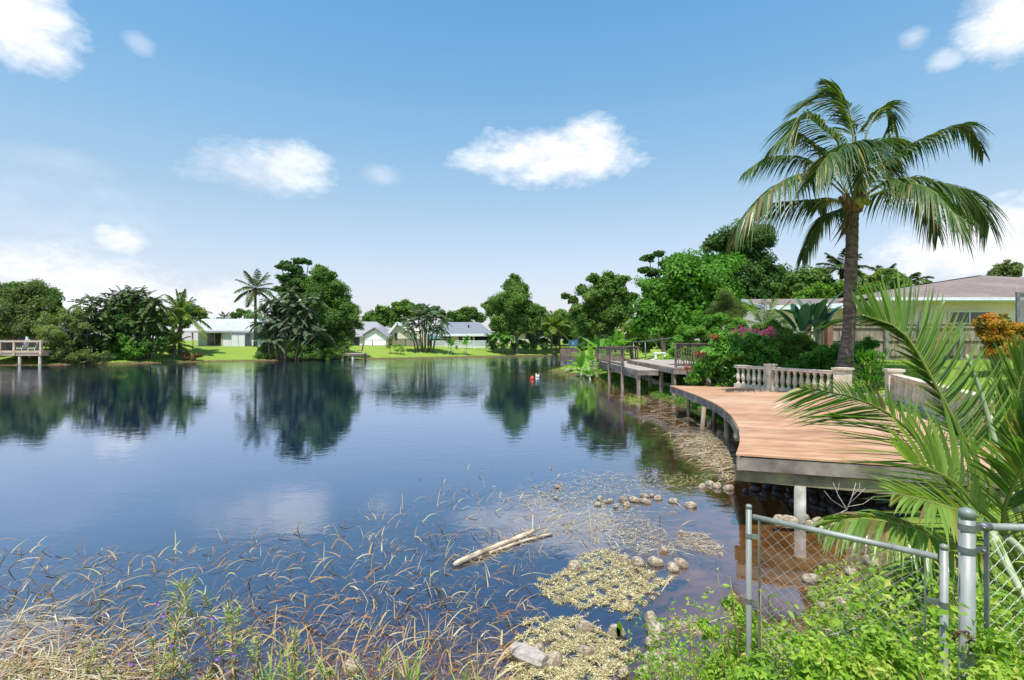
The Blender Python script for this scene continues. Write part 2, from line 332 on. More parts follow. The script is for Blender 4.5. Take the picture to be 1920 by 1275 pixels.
def g1(x, y): return float(gz(x, y)[0])
def build_ground():
    def axis(parts): return np.unique(np.concatenate([np.arange(a, b, s) for a, b, s in parts]).round(4))
    xs = axis([(-1600,-200,140),(-200,-70,10),(-70,-12,1.1),(-12,-3,.45),(-3,14,.2),(14,40,.8),(40,120,5),(120,1601,148)])
    ys = axis([(-400,-10,60),(-10,1.5,.8),(1.5,12,.18),(12,30,.35),(30,50,.7),(50,96,1.0),(96,130,4),(130,400,30),(400,2601,220)])
    XX, YY = np.meshgrid(xs, ys); ZZ = gz(XX, YY); nx, ny = len(xs), len(ys)
    V = np.stack([XX.ravel(), YY.ravel(), ZZ.ravel()], 1)
    i = np.arange((nx-1)*(ny-1)); a = (i//(nx-1))*nx + i % (nx-1)
    mb = MB(); mb.add(V, np.stack([a, a+1, a+nx+1, a+nx], 1), np.full(len(a), 4), 0, True)
    m, N, L = nmat('ground')
    o = N.new('ShaderNodeOutputMaterial'); p = N.new('ShaderNodeBsdfPrincipled'); L.new(p.outputs[0], o.inputs[0]); p.inputs['Roughness'].default_value = .95; p.inputs['Specular IOR Level'].default_value = .15
    g = N.new('ShaderNodeNewGeometry'); sp = N.new('ShaderNodeSeparateXYZ'); L.new(g.outputs['Position'], sp.inputs[0])
    def noise(s, d=5):
        n = N.new('ShaderNodeTexNoise'); n.inputs['Scale'].default_value = s; n.inputs['Detail'].default_value = d; n.inputs['Roughness'].default_value = .65; L.new(g.outputs['Position'], n.inputs['Vector']); return n.outputs[0]
    def ramp(src, els):
        r = N.new('ShaderNodeValToRGB'); e = r.color_ramp.elements
        e[0].position, e[0].color = els[0][0], c4(els[0][1]); e[1].position, e[1].color = els[-1][0], c4(els[-1][1])
        for q, c in els[1:-1]: k = e.new(q); k.color = c4(c)
        L.new(src, r.inputs[0]); return r.outputs[0]
    def mix(f, a_, b_):
        x = N.new('ShaderNodeMix'); x.data_type = 'RGBA'; L.new(f, x.inputs[0]); L.new(a_, x.inputs[6]); L.new(b_, x.inputs[7]); return x.outputs[2]
    def mr(src, a_, b_):
        r = N.new('ShaderNodeMapRange'); L.new(src, r.inputs[0]); r.inputs[1].default_value = a_; r.inputs[2].default_value = b_; return r.outputs[0]
    def add(a_, b_, k):
        q = N.new('ShaderNodeMath'); q.operation = 'MULTIPLY_ADD'; L.new(b_, q.inputs[0]); q.inputs[1].default_value = k; L.new(a_, q.inputs[2]); return q.outputs[0]
    grass = mix(ramp(noise(.35), [(.4, (0,0,0)), (.6, (1,1,1))]), ramp(noise(9), [(.3, (.11,.18,.025)), (.55, (.19,.285,.038)), (.8, (.26,.33,.06))]), ramp(noise(6), [(.3, (.16,.235,.03)), (.7, (.27,.33,.06))]))
    soil = ramp(noise(5), [(.3, (.05,.035,.022)), (.55, (.12,.085,.05)), (.75, (.24,.19,.12))])
    mud = ramp(noise(2.5), [(.3, (.07,.032,.010)), (.5, (.18,.088,.026)), (.7, (.30,.17,.06))])
    zz = add(sp.outputs[2], noise(3), .25)
    c1 = mix(mr(zz, .22, .34), soil, grass)
    c2 = mix(mr(zz, .10, .16), mud, c1)
    L.new(c2, p.inputs['Base Color'])
    b = N.new('ShaderNodeBump'); b.inputs['Strength'].default_value = .6; b.inputs['Distance'].default_value = .06; L.new(noise(12, 8), b.inputs['Height']); L.new(b.outputs[0], p.inputs['Normal'])
    tag(mb.build('ground', m), 'green lawn banks and muddy lake bed around the lake', None, None, 'structure')
build_ground()
def build_water():
    m, N, L = nmat('lake_water')
    o = N.new('ShaderNodeOutputMaterial')
    g = N.new('ShaderNodeNewGeometry')
    def noise(s, st, d=3, dist=0):
        mp = N.new('ShaderNodeMapping'); mp.inputs['Scale'].default_value = st; L.new(g.outputs['Position'], mp.inputs[0])
        n = N.new('ShaderNodeTexNoise'); n.inputs['Scale'].default_value = s; n.inputs['Detail'].default_value = d; n.inputs['Distortion'].default_value = dist; L.new(mp.outputs[0], n.inputs['Vector']); return n.outputs[0]
    b1 = N.new('ShaderNodeBump');  b1.inputs['Distance'].default_value = .05; L.new(noise(2.4, (.55, 1.0, 1), 4, .6), b1.inputs['Height'])
    b2 = N.new('ShaderNodeBump'); b2.inputs['Strength'].default_value = WATER_B2; b2.inputs['Distance'].default_value = .02; L.new(noise(9, (.6, 1.0, 1), 3, .4), b2.inputs['Height'])
    # ripples: calm by the near bank, wind ruffled in patches out on the open lake
    sy = N.new('ShaderNodeSeparateXYZ'); L.new(g.outputs['Position'], sy.inputs[0])
    mr = N.new('ShaderNodeMapRange'); mr.interpolation_type = 'SMOOTHSTEP'; L.new(sy.outputs[1], mr.inputs[0]); mr.inputs[1].default_value = 16; mr.inputs[2].default_value = 48; mr.inputs[3].default_value = WATER_B1; mr.inputs[4].default_value = .42
    pn = N.new('ShaderNodeMapRange'); L.new(noise(.09, (.5, 1, 1), 3, .5), pn.inputs[0]); pn.inputs[1].default_value = .4; pn.inputs[2].default_value = .62; pn.inputs[3].default_value = .45; pn.inputs[4].default_value = 1.5
    mm = N.new('ShaderNodeMath'); mm.operation = 'MULTIPLY'; L.new(mr.outputs[0], mm.inputs[0]); L.new(pn.outputs[0], mm.inputs[1]); L.new(mm.outputs[0], b1.inputs['Strength'])
    L.new(b1.outputs[0], b2.inputs['Normal'])
    # wind patches: ripples are stronger out on the open lake
    gl = N.new('ShaderNodeBsdfGlossy'); gl.inputs['Roughness'].default_value = .015; gl.inputs[0].default_value = (.82, .88, 1, 1); L.new(b2.outputs[0], gl.inputs['Normal'])
    tr = N.new('ShaderNodeBsdfTransparent'); tr.inputs[0].default_value = (.95, .93, .90, 1)
    df = N.new('ShaderNodeBsdfDiffuse'); df.inputs[0].default_value = (.008, .018, .062, 1)
    at = N.new('ShaderNodeAttribute'); at.attribute_name = 'deep'
    body = N.new('ShaderNodeMixShader'); L.new(at.outputs['Fac'], body.inputs[0]); L.new(tr.outputs[0], body.inputs[1]); L.new(df.outputs[0], body.inputs[2])
    dt = N.new('ShaderNodeVectorMath'); dt.operation = 'DOT_PRODUCT'; L.new(g.outputs['Incoming'], dt.inputs[0]); L.new(b2.outputs[0], dt.inputs[1])
    def mth(op, a, b=None):
        q = N.new('ShaderNodeMath'); q.operation = op; L.new(a, q.inputs[0])
        if b is not None: q.inputs[1].default_value = b
        return q.outputs[0]
    c_ = mth('ABSOLUTE', dt.outputs['Value']); i_ = N.new('ShaderNodeMath'); i_.operation = 'SUBTRACT'; i_.use_clamp = True; i_.inputs[0].default_value = 1.0; L.new(c_, i_.inputs[1])
    fres = N.new('ShaderNodeMath'); fres.operation = 'MULTIPLY_ADD'; L.new(mth('POWER', i_.outputs[0], 2.5), fres.inputs[0]); fres.inputs[1].default_value = .87; fres.inputs[2].default_value = .13
    mx = N.new('ShaderNodeMixShader'); L.new(fres.outputs[0], mx.inputs[0]); L.new(body.outputs[0], mx.inputs[1]); L.new(gl.outputs[0], mx.inputs[2])
    L.new(mx.outputs[0], o.inputs[0])
    tw = N.new('ShaderNodeAttribute'); tw.attribute_name = 'tea'; tr_ = N.new('ShaderNodeValToRGB'); e = tr_.color_ramp.elements     # tea coloured water: the deeper, the browner
    e[0].color = (.97, .93, .85, 1); e[1].color = (.22, .12, .055, 1); k = e.new(.35); k.color = (.76, .60, .38, 1); L.new(tw.outputs['Fac'], tr_.inputs[0]); L.new(tr_.outputs[0], tr.inputs[0])
    # closed body of water, its sides and floor wholly in the earth
    def axis(parts): return np.unique(np.concatenate([np.arange(a, b, s) for a, b, s in parts]).round(4))
    xs = axis([(-160,-20,10),(-20,-6,1.5),(-6,18,.5),(18,31,4)]); ys = axis([(-2,12,.5),(12,60,1.2),(60,101,4)])
    XX, YY = np.meshgrid(xs, ys); nx, ny = len(xs), len(ys)
    V = np.stack([XX.ravel(), YY.ravel(), np.zeros(XX.size)], 1)
    i = np.arange((nx-1)*(ny-1)); a = (i//(nx-1))*nx + i % (nx-1)
    mb = MB(); mb.add(V, np.stack([a, a+1, a+nx+1, a+nx], 1), np.full(len(a), 4), 0, True)
    # floor and sides share the border vertices so the volume is closed
    x0, x1, y0, y1 = xs[0], xs[-1], ys[0], ys[-1]
    bot = [(x0,y0,-3.),(x1,y0,-3.),(x1,y1,-3.),(x0,y1,-3.)]
    n0 = len(V)
    rows = [list(range(0, nx)), [k*nx+nx-1 for k in range(ny)], [(ny-1)*nx+k for k in range(nx-1, -1, -1)], [k*nx for k in range(ny-1, -1, -1)]]
    c = [n0, n0+1, n0+2, n0+3]; mb.v[0] = np.concatenate([V, np.array(bot)]); mb.n += 4
    fs = [tuple([c[(k+1) % 4], *reversed(r_), c[k]][::-1]) for k, r_ in enumerate(rows)] + [(c[3], c[2], c[1], c[0])]
    mb.f.append(np.array([q for f in fs for q in f])); mb.t.append(np.array([len(f) for f in fs])); mb.r.append(np.zeros(len(fs))); mb.sm.append(np.zeros(len(fs), bool))
    ob = mb.build('lake_water', m)
    me = ob.data; co = mb.v[0]; dd = sdist(co[:, :2], WATER); depth = -gz(co[:, 0], co[:, 1])
    fx = sm((depth-.22)/1.0)*(.30+.70*sm((np.hypot(co[:, 0], co[:, 1])-7.5)/3.5))
    at_ = me.attributes.new('deep', 'FLOAT', 'POINT'); at_.data.foreach_set('value', (fx*.97).astype(np.float32))
    at2 = me.attributes.new('tea', 'FLOAT', 'POINT'); at2.data.foreach_set('value', np.clip(depth/1.6, 0, 1).astype(np.float32))
    tag(ob, 'calm dark blue lake water mirroring clouds and trees', None, None, 'structure')
WATER_B1, WATER_B2 = .055, .05
build_water()

# ---------------------------------------------------------------- foliage tools
def unit(n): v = rng.normal(size=(n, 3)); return v/np.linalg.norm(v, axis=1)[:, None]
def nrm(v): return v/(np.linalg.norm(v, axis=-1, keepdims=True)+1e-9)
def leaves(mb, P, Nn, size, rnd, asp=.5, droop=.0):
    """one folded diamond leaf at every P"""
    n = len(P); t = unit(n); t[:, 2] -= droop; t = nrm(t - Nn*np.sum(t*Nn, 1)[:, None]); b = np.cross(Nn, t)
    s = np.broadcast_to(size, (n,))[:, None]
    Q = np.stack([P - t*s*.5, P + b*s*asp*.5 + Nn*s*.10 - t*s*.05, P + t*s*.5 - Nn*s*.05, P - b*s*asp*.5 + Nn*s*.10 - t*s*.05], 1)
    mb.quads(Q, rnd)
def crown(mb, blobs, leaf, cov=1.3, asp=.55, droop=.3, clump=(.24,.44), lo=0, hi=1, flat=.75, core=True):
    for (c, r) in blobs:
        c = np.array(c); r = np.array(r) if np.ndim(r) else np.array([r, r, r]); rm = float(np.mean(r))
        tot = int(cov*4*math.pi*rm*rm/(asp*.5*leaf*leaf)); k = max(9, min(60, int(2.2*(rm/ (leaf*2.2))**1.1)))
        U = unit(k); cc = c + U*r*rng.uniform(.45, .95, (k, 1)); rc = rm*rng.uniform(clump[0], clump[1], k)
        w_ = rc**2/np.sum(rc**2); base = rng.uniform(0, .55, k)
        ci = rng.choice(k, tot, p=w_); V = unit(tot)
        P = cc[ci] + V*rc[ci][:, None]*(.30+1.15*rng.uniform(0, 1, (tot, 1))**.75)*np.array([1, 1, flat])
        Nn = nrm(V*.7 + U[ci]*.35 + np.array([0, 0, .45]) + rng.normal(size=(tot, 3))*.42)
        leaves(mb, P, Nn, leaf*rng.uniform(.65, 1.3, tot), np.clip(lo + (hi-lo)*(base[ci] + rng.uniform(0, .45, tot)), 0, 1), asp, droop)
        if core:
            q = tot//3; P = c + unit(q)*r*rng.uniform(.2, .72, (q, 1)); leaves(mb, P, unit(q), leaf*1.6, rng.uniform(0, .4, q), .8, 0)
def pxblobs(B, D, zr=.85, jit=.35):
    out = []
    for b in B:
        px, py, r = b[:3]; rr = r/F*D; dd = D + (b[3] if len(b) > 3 else rng.uniform(-jit, jit)*rr)
        out.append((Pt(px, py, dd), np.array([rr, rr, rr*zr])))
    return out
def trunk(mb, base, blobs, r0, n=8, limbs=True):
    base = np.array(base, float); top = np.mean([b[0] for b in blobs], axis=0)
    P = [base - [0, 0, .3]]; L_ = 7
    for i in range(L_):
        t = i/(L_-1); p = base*(1-t) + top*t; p = p + np.array([math.sin(t*4+base[0])*.12, 0, 0])*(t > 0)*r0*6; P.append(p)
    mb.tube(P, np.array([r0*1.35] + [r0*(1.15-.7*i/(L_-1)) for i in range(L_)]), n)
    if limbs:
        for (c, r) in blobs:
            a = P[random.choice((3, 4, 5))]; b = np.array(c) + rng.normal(size=3)*np.mean(r)*.25; m_ = (a+b)/2 + np.array([0, 0, -.08])*np.linalg.norm(b-a)
            mb.tube([a, m_, b], [r0*.55, r0*.35, r0*.14], 6)
def tree(name, label, D, B, mat, leaf, base=None, r0=None, group=None, cov=1.4, bark=None, zr=.85, cat='tree', **k):
    bl = pxblobs(B, D, zr); c = np.mean([b[0] for b in bl], axis=0)
    bx, by = (base if base else (c[0], D)); bz = g1(bx, by)
    t = thing(name, label, cat, (bx, by, bz), group)
    if r0 != 0:
        mb = MB(); trunk(mb, (bx, by, bz), bl, r0 or .018*sum(b[1][0] for b in bl)**.5*3); mb.build('trunk', bark or M_bark, t)
    mb = MB(); crown(mb, bl, leaf, cov, **k); mb.build('crown', mat, t)
    return t
def strips(P, dv, Ln, W, droop, rnd, nseg=3, prof='lance', fold=0., side=None, wind=None):
    n = len(P); s = np.linspace(0, 1, nseg+1); Ln = np.broadcast_to(Ln, (n,)); W = np.broadcast_to(W, (n,)); droop = np.broadcast_to(droop, (n,))
    dv = nrm(dv); C = P[:, None] + dv[:, None]*Ln[:, None, None]*s[None, :, None]
    C[..., 2] -= (droop*Ln)[:, None]*s**2
    if wind is not None: C = C + np.asarray(wind)*(Ln[:, None, None]*(s**1.7)[None, :, None])
    if side is None:
        side = np.cross(dv, np.array([0, 0, 1.])); bad = np.linalg.norm(side, axis=1) < .15
        side[bad] = unit(int(bad.sum())); side = nrm(side + rng.normal(size=(n, 3))*.25)
    if prof == 'lance': w_ = np.minimum(1, s*5+.45)*(1-s**2.2)+.02
    elif prof == 'oblong': w_ = np.sin(np.pi*np.clip(.05+.95*s, 0, 1))**.5*(1-.15*s)+.02
    else: w_ = 1-s*.85
    hw = W[:, None, None]*w_[None, :, None]*.5; S = side[:, None]*hw
    A = C - S; B = C + S
    if fold:
        A[..., 2] += fold*hw[..., 0]; B[..., 2] += fold*hw[..., 0]
        Q = np.concatenate([np.stack([A[:, :-1], C[:, :-1], C[:, 1:], A[:, 1:]], 2), np.stack([C[:, :-1], B[:, :-1], B[:, 1:], C[:, 1:]], 2)], 1)
        k = nseg*2
    else: Q = np.stack([A[:, :-1], B[:, :-1], B[:, 1:], A[:, 1:]], 2); k = nseg
    return Q.reshape(-1, 4, 3), np.repeat(np.broadcast_to(rnd, (n,)), k)
def smooth_path(pts, n):
    P = np.array(pts, float); m = len(P)
    if m == 2: return P[0] + (P[1]-P[0])*np.linspace(0, 1, n)[:, None]
    Q = np.concatenate([[2*P[0]-P[1]], P, [2*P[-1]-P[-2]]]); out = []
    for u in np.linspace(0, m-1-1e-6, n):
        i = int(u); t = u-i; a, b, c, d = Q[i:i+4]
        out.append(.5*((2*b) + (c-a)*t + (2*a-5*b+4*c-d)*t*t + (3*b-a-3*c+d)*t**3))
    return np.array(out)
def frond(mb, pts, L=1.0, nl=44, W=.05, hang=.55, r=.03, fwd=.75, lift=.15, start=.16, wind=None, rb=(0, .75), tipb=.0, nseg=3, yel=.06, brn=.03, sidev=None, both=(1, -1), racol=.82, fold=.0):
    """pinnate leaf along a rachis given by points base -> tip"""
    Pd = smooth_path(pts, 40); T = nrm(np.gradient(Pd, axis=0))
    mb.tube(Pd[::3], np.linspace(r, r*.2, len(Pd[::3])), 5, rnd=racol)
    u = np.linspace(start, .995, nl); fi = u*(len(Pd)-1); i0 = np.clip(fi.astype(int), 0, len(Pd)-2); ft = (fi-i0)[:, None]
    P = Pd[i0]*(1-ft) + Pd[i0+1]*ft; Tn = nrm(T[i0]*(1-ft) + T[i0+1]*ft)
    sv = np.array([0, 0, 1.]) if sidev is None else np.array(sidev, float)
    S = np.cross(Tn, sv); S = nrm(np.where(np.linalg.norm(S, axis=1)[:, None] < .12, np.array([[1., .2, 0]]), S))
    Up = nrm(np.cross(S, Tn)); lp = np.sin(np.pi*np.clip(.16+.80*u, 0, 1))**.65
    base = rng.uniform(rb[0], rb[1])
    for sg in both:
        n = nl; dv = S*sg + Tn*(fwd + .5*u[:, None]**3*2) + Up*lift + rng.normal(size=(n, 3))*.07
        rn = np.clip(base*.5 + rng.uniform(rb[0], rb[1], n)*.5, 0, .8); q = rng.uniform(size=n)
        rn = np.where(q < yel, .88, rn); rn = np.where(q > 1-brn-tipb*u, .98, rn)
        Q, rr = strips(P, dv, L*lp*rng.uniform(.85, 1.12, n), W, hang*rng.uniform(.7, 1.25, n), rn, nseg, 'lance', fold, None, wind)
        mb.quads(Q, rr)
def arc_frond(c, az, el, L, drop, n=5):
    """rachis that leaves c at azimuth az, elevation el and bends down"""
    h = np.array([math.cos(az), math.sin(az), 0]); out = []
    for i in range(n):
        s = i/(n-1); out.append(np.array(c) + h*L*s*math.cos(el)*(1-.12*s*s) + np.array([0, 0, L*s*math.sin(el) - drop*L*s*s]))
    return out
def palm(name, label, px, D, ytop, r=.17, nf=16, L=3.4, LL=.9, mat=None, group=None, lean=0, cat='palm tree', W=.15, nl=44, elr=(-.35, 1.2), bark=None, drop=.45, hang=.5, ybase=None):
    x = X(px, D); bx = X(px, D)-lean; bz = g1(bx, D); zt = Z(ytop, D)
    t = thing(name, label, cat, (bx, D, bz), group)
    P = [(bx+(x-bx)*s**1.3, D, bz-.2+(zt-bz+.2)*s) for s in np.linspace(0, 1, 8)]
    mb = MB(); mb.tube(P, [r*1.6, r*1.15]+[r*(1-.25*k/6) for k in range(6)], 9); mb.build('trunk', bark or M_barkg, t)
    mb = MB(); c = np.array([x, D, zt])
    for i in range(nf):
        f = (i+.5)/nf; el = elr[0] + (elr[1]-elr[0])*f**.85 + rng.uniform(-.1, .1); az = i*2.39996 + rng.uniform(-.2, .2)
        frond(mb, arc_frond(c, az, el, L*rng.uniform(.85, 1.08), drop*(1-.4*f)), LL, nl, W, hang, r*.16, yel=.08, brn=.05*(1-f), nseg=2, racol=.5)
    mb.build('crown', mat or M_palm, t)
    return t
def clump_palm(name, label, B, D, mat=None, group=None, L=2.2, LL=.6, nf=6, W=.06, base=None, cat='palm clump', stemr=.06, nl=22):
    """many arching stems; B = [(px, py) crown centres]"""
    pts = [Pt(a, b, D + rng.uniform(-1, 1)) for a, b in B]; cx = float(np.mean([p[0] for p in pts])) if base is None else base
    bz = g1(cx, D); t = thing(name, label, cat, (cx, D, bz), group); ms = MB(); mc = MB()
    for p in pts:
        bx = cx + (p[0]-cx)*.45; b0 = np.array([bx, p[1], g1(bx, p[1])-.1]); m_ = (b0+p)/2 + [-(p[0]-cx)*.12, 0, 0]
        ms.tube([b0, m_, p], [stemr*1.2, stemr, stemr*.7], 6)
        for i in range(nf*2):
            el = rng.uniform(-.35, 1.25); az = i*2.4 + rng.uniform(0, 1)
            frond(mc, arc_frond(p, az, el, L*rng.uniform(.6, 1.0), .42), LL*.55, int(nl*1.5), W*.95, .6, .02, nseg=2, yel=.05, brn=.05, racol=.6)
    ms.build('trunk', M_barkg, t); mc.build('crown', mat or M_palm, t)
    return t
def banana(name, label, B, mat, L=1.5, W=.42, nlv=7, group=None, cat='banana plant', stemr=.08, elr=(.55, 1.35), z0=None, drp=.55):
    """B = [(x, y, stem top height)] one thing with several stems"""
    cx = np.mean([b[0] for b in B]); cy = np.mean([b[1] for b in B]); t = thing(name, label, cat, (cx, cy, g1(cx, cy)), group)
    ms = MB(); mc = MB()
    for (x, y, h) in B:
        z = g1(x, y) if z0 is None else z0; z = max(z, -.15)
        ms.tube([(x, y, z-.1), (x+rng.uniform(-.05, .05), y, z+h*.5), (x, y, z+h)], [stemr*1.2, stemr, stemr*.6], 8)
        for i in range(nlv):
            az = i*2.4+rng.uniform(-.3, .3); el = rng.uniform(*elr); d = np.array([[math.cos(az)*math.cos(el), math.sin(az)*math.cos(el), math.sin(el)]])
            LL = L*rng.uniform(.75, 1.15); p0 = np.array([[x, y, z+h*rng.uniform(.8, 1)]]); pm = p0 + d*LL*.25
            ms.tube([p0[0], pm[0]], [.02, .014], 5)
            sd_ = np.array([[-math.sin(az), math.cos(az), 0]])
            Q, rr = strips(pm, d, [LL], [W*rng.uniform(.8, 1.15)], [drp*rng.uniform(.3, 1.1)], rng.uniform(0, .78), 6, 'oblong', .35, sd_)
            mc.quads(Q, rr, True)
    ms.build('stem', M_petiole, t); mc.build('foliage', mat, t)
    return t
# ================================================================ red deck
DE = 1.0
LEFT = np.array([(3.55,8.11),(4.0,9.0),(4.35,9.8),(4.72,10.7),(5.3,12.5),(5.78,14.6),(6.06,17.1),(6.25,20.3)])
RIGHT = np.array([(6.9,6.97),(8.3,9),(9.1,11),(10.2,13.8),(10.3,15.2),(9.7,17.3),(8.9,19.45)])
def build_red_deck():
    a = np.array([2.32+1.03, -1.14]); a /= np.linalg.norm(a); b = np.array([-a[1], a[0]])
    Lc = smooth_path([(p[0], p[1], 0) for p in LEFT], 60)[:, :2]; Rc = smooth_path([(p[0], p[1], 0) for p in RIGHT], 60)[:, :2]
    lu, lv = Lc@a, Lc@b; ru, rv = Rc@a, Rc@b
    v0 = min(lv[0], rv[0]); v1 = min(lv[-1], 99)
    t = thing('dock', 'wide salmon red plank dock with a curved edge over the shallow water', 'dock', (6.5, 13, 0))
    mb = MB(); bw = .138; gap = .007; v = lv[0]
    k = 0
    while v < lv[-1]:
        vv = [v, min(v+bw-gap, lv[-1])]
        ul = [np.interp(q, lv, lu) for q in vv]; ur = [np.interp(q, rv, ru) if q < rv[-1] else ru[-1] for q in vv]
        dz = rng.uniform(-.0015, .0015)
        V = [];
        for z in (DE-.03+dz, DE+dz):
            for (u, q) in ((ul[0], vv[0]), (ur[0], vv[0]), (ur[1], vv[1]), (ul[1], vv[1])):
                p = a*u + b*q; V.append((p[0], p[1], z))
        mb.faces(V, [(3,2,1,0),(4,5,6,7),(0,1,5,4),(1,2,6,5),(2,3,7,6),(3,0,4,7)], rng.uniform())
        v += bw; k += 1
    m = surf('red_decking', (.34,.175,.095), (.49,.285,.165), 1.6, .72, .15, 30, stretch=(1,3.0,1), big=(.5,(.53,.37,.26),.4), c3=(.425,.232,.134))
    N = m.node_tree.nodes; L = m.node_tree.links   # each plank its own weathering
    p = [n for n in N if n.type == 'BSDF_PRINCIPLED'][0]; src = p.inputs['Base Color'].links[0].from_socket
    at = N.new('ShaderNodeAttribute'); at.attribute_name = 'rnd'; r = N.new('ShaderNodeValToRGB')
    r.color_ramp.elements[0].color = (.80,.78,.76,1); r.color_ramp.elements[1].color = (1.12,1.12,1.12,1)
    L.new(at.outputs['Fac'], r.inputs[0]); x = N.new('ShaderNodeMix'); x.data_type = 'RGBA'; x.blend_type = 'MULTIPLY'; x.inputs[0].default_value = 1
    L.new(src, x.inputs[6]); L.new(r.outputs[0], x.inputs[7]); L.new(x.outputs[2], p.inputs['Base Color'])
    mb.build('decking', m, t)
    # curved fascia: short vertical blocks side by side, as on the real edge
    mb = MB(); C = Lc
    T = nrm(np.gradient(C, axis=0)); Nn = np.stack([T[:, 1], -T[:, 0]], 1)
    inn = C + Nn*.06; out = C - Nn*.004+Nn*.02
    for i in range(len(C)-1):
        V = [(out[i][0], out[i][1], .74), (out[i+1][0], out[i+1][1], .74), (inn[i+1][0], inn[i+1][1], .74), (inn[i][0], inn[i][1], .74)]
        V += [(x_, y_, .968) for x_, y_, _ in V]
        mb.faces(V, [(3,2,1,0),(4,5,6,7),(0,1,5,4),(1,2,6,5),(2,3,7,6),(3,0,4,7)])
    mb.build('curved_fascia', M_greywood, t)
    f0 = LEFT[0]; f1 = RIGHT[0]; mb = MB()
    mb.beam((f0[0]+.02, f0[1]+.035, .845), (f1[0], f1[1]+.03, .862), .05, .205); mb.build('fascia_board', M_greywood, t)
    mb = MB(); mb.beam((f0[0]+.05, f0[1]+.16, .64), (f1[0]+.3, f1[1]+.02, .62), .12, .19)
    mb.build('support_beam', M_beam, t)
    mb = MB()
    for s in np.linspace(.08, .93, 7):      # joists running back
        q = f0*(1-s)+f1*s + b*.2; e = q + b*9.5
        ul = np.interp(e@b, lv, lu)
        mb.beam((q[0], q[1], .86), (e[0]+max(0, ul-(e@a)+.2)*a[0], e[1], .86), .05, .2)
    mb.build('joist', M_beam, t)
    px_, D_ = 1500, 7.93
    x_ = X(1500, D_); mb = MB(); mb.tube([(x_, D_, -.6), (x_, D_, .545)], [.085, .082], 20); mb.build('piling', M_pile, t)
    for (qx, qy, lean) in ((1319, 15.6, .05), (1360, 13.8, -.04), (1338, 17.2, 0), (1290, 18.8, 0)):
        mb = MB(); x0 = X(qx, qy)+.02; mb.tube([(x0-lean*2, qy, -.5), (x0, qy, .76)], [.07, .065], 12); mb.build('piling', M_postwood, t)
    for (x_, y_) in ((6.2, 8.6), (7.4, 9.4), (6.6, 11.5), (7.8, 12.5)):
        mb = MB(); mb.tube([(x_, y_, -.5), (x_, y_, .76)], .07, 10); mb.build('piling', M_postwood, t)
build_red_deck()

# ================================================================ balustrades
def balustrade(name, label, A, B, zA, zB, n, pillars, rail_h=.80):
    A = np.array(A, float); B = np.array(B, float); d = B-A; Ln = np.linalg.norm(d); d /= Ln; ang = math.atan2(d[1], d[0]); q = np.array([-d[1], d[0]])
    t = thing(name, label, 'balustrade', (A[0], A[1], zA))
    def seg(mb, s0, s1, z0, h, wd):
        a = A+d*s0; b = A+d*s1; za = zA+(zB-zA)*s0/Ln+z0+h/2; zb = zA+(zB-zA)*s1/Ln+z0+h/2
        mb.beam((a[0], a[1], za), (b[0], b[1], zb), wd, h)
    mb = MB(); seg(mb, 0, Ln, -.25, .35, .20); mb.build('plinth', M_conc, t)
    mb = MB()
    k = max(2, int(round(Ln/2.2)))
    for i in range(k): seg(mb, Ln*i/k+.004, Ln*(i+1)/k-.004, rail_h-.085, .075, .22); seg(mb, Ln*i/k+.004, Ln*(i+1)/k-.004, rail_h-.008, .022, .25)
    mb.build('handrail', M_conc, t)
    prof = [(.070,.10),(.070,.135),(.052,.145),(.040,.17),(.048,.21),(.068,.26),(.079,.31),(.080,.35),(.074,.41),(.062,.48),(.047,.55),(.040,.60),(.046,.615),(.058,.635),(.058,.65),(.068,.66),(.068,.716)]
    for i in range(n):
        s = (i+.5)/n*Ln; c = A+d*s; mb = MB(); z = zA+(zB-zA)*s/Ln; mb.lathe((c[0], c[1], z), prof, 14); mb.build('baluster', M_conc, t)
    for (s, h, wd) in pillars:
        c = A+d*s*Ln; z = zA+(zB-zA)*s; mb = MB(); w2 = wd/2
        mb.box(c[0]-w2, c[0]+w2, c[1]-w2, c[1]+w2, z-.3, z+h-.07, ang)
        mb.box(c[0]-w2-.02, c[0]+w2+.02, c[1]-w2-.02, c[1]+w2+.02, z+h-.07, z+h-.035, ang); mb.box(c[0]-w2-.045, c[0]+w2+.045, c[1]-w2-.045, c[1]+w2+.045, z+h-.035, z+h+.03, ang)
        mb.build('pillar', M_conc, t)
    return t
balustrade('balustrade', 'pink concrete balustrade behind the far half of the red dock, below the coconut palm', (10.38,16.2), (8.7,19.9), 1.0, 1.02, 17, [(-.02,.90,.36),(.62,.90,.24)])
balustrade('balustrade', 'pink concrete balustrade by the near half of the red dock, behind the young palm', (10.85,14.5), (9.0,9.6), 1.02, .9, 19, [(-.02,.92,.34)])
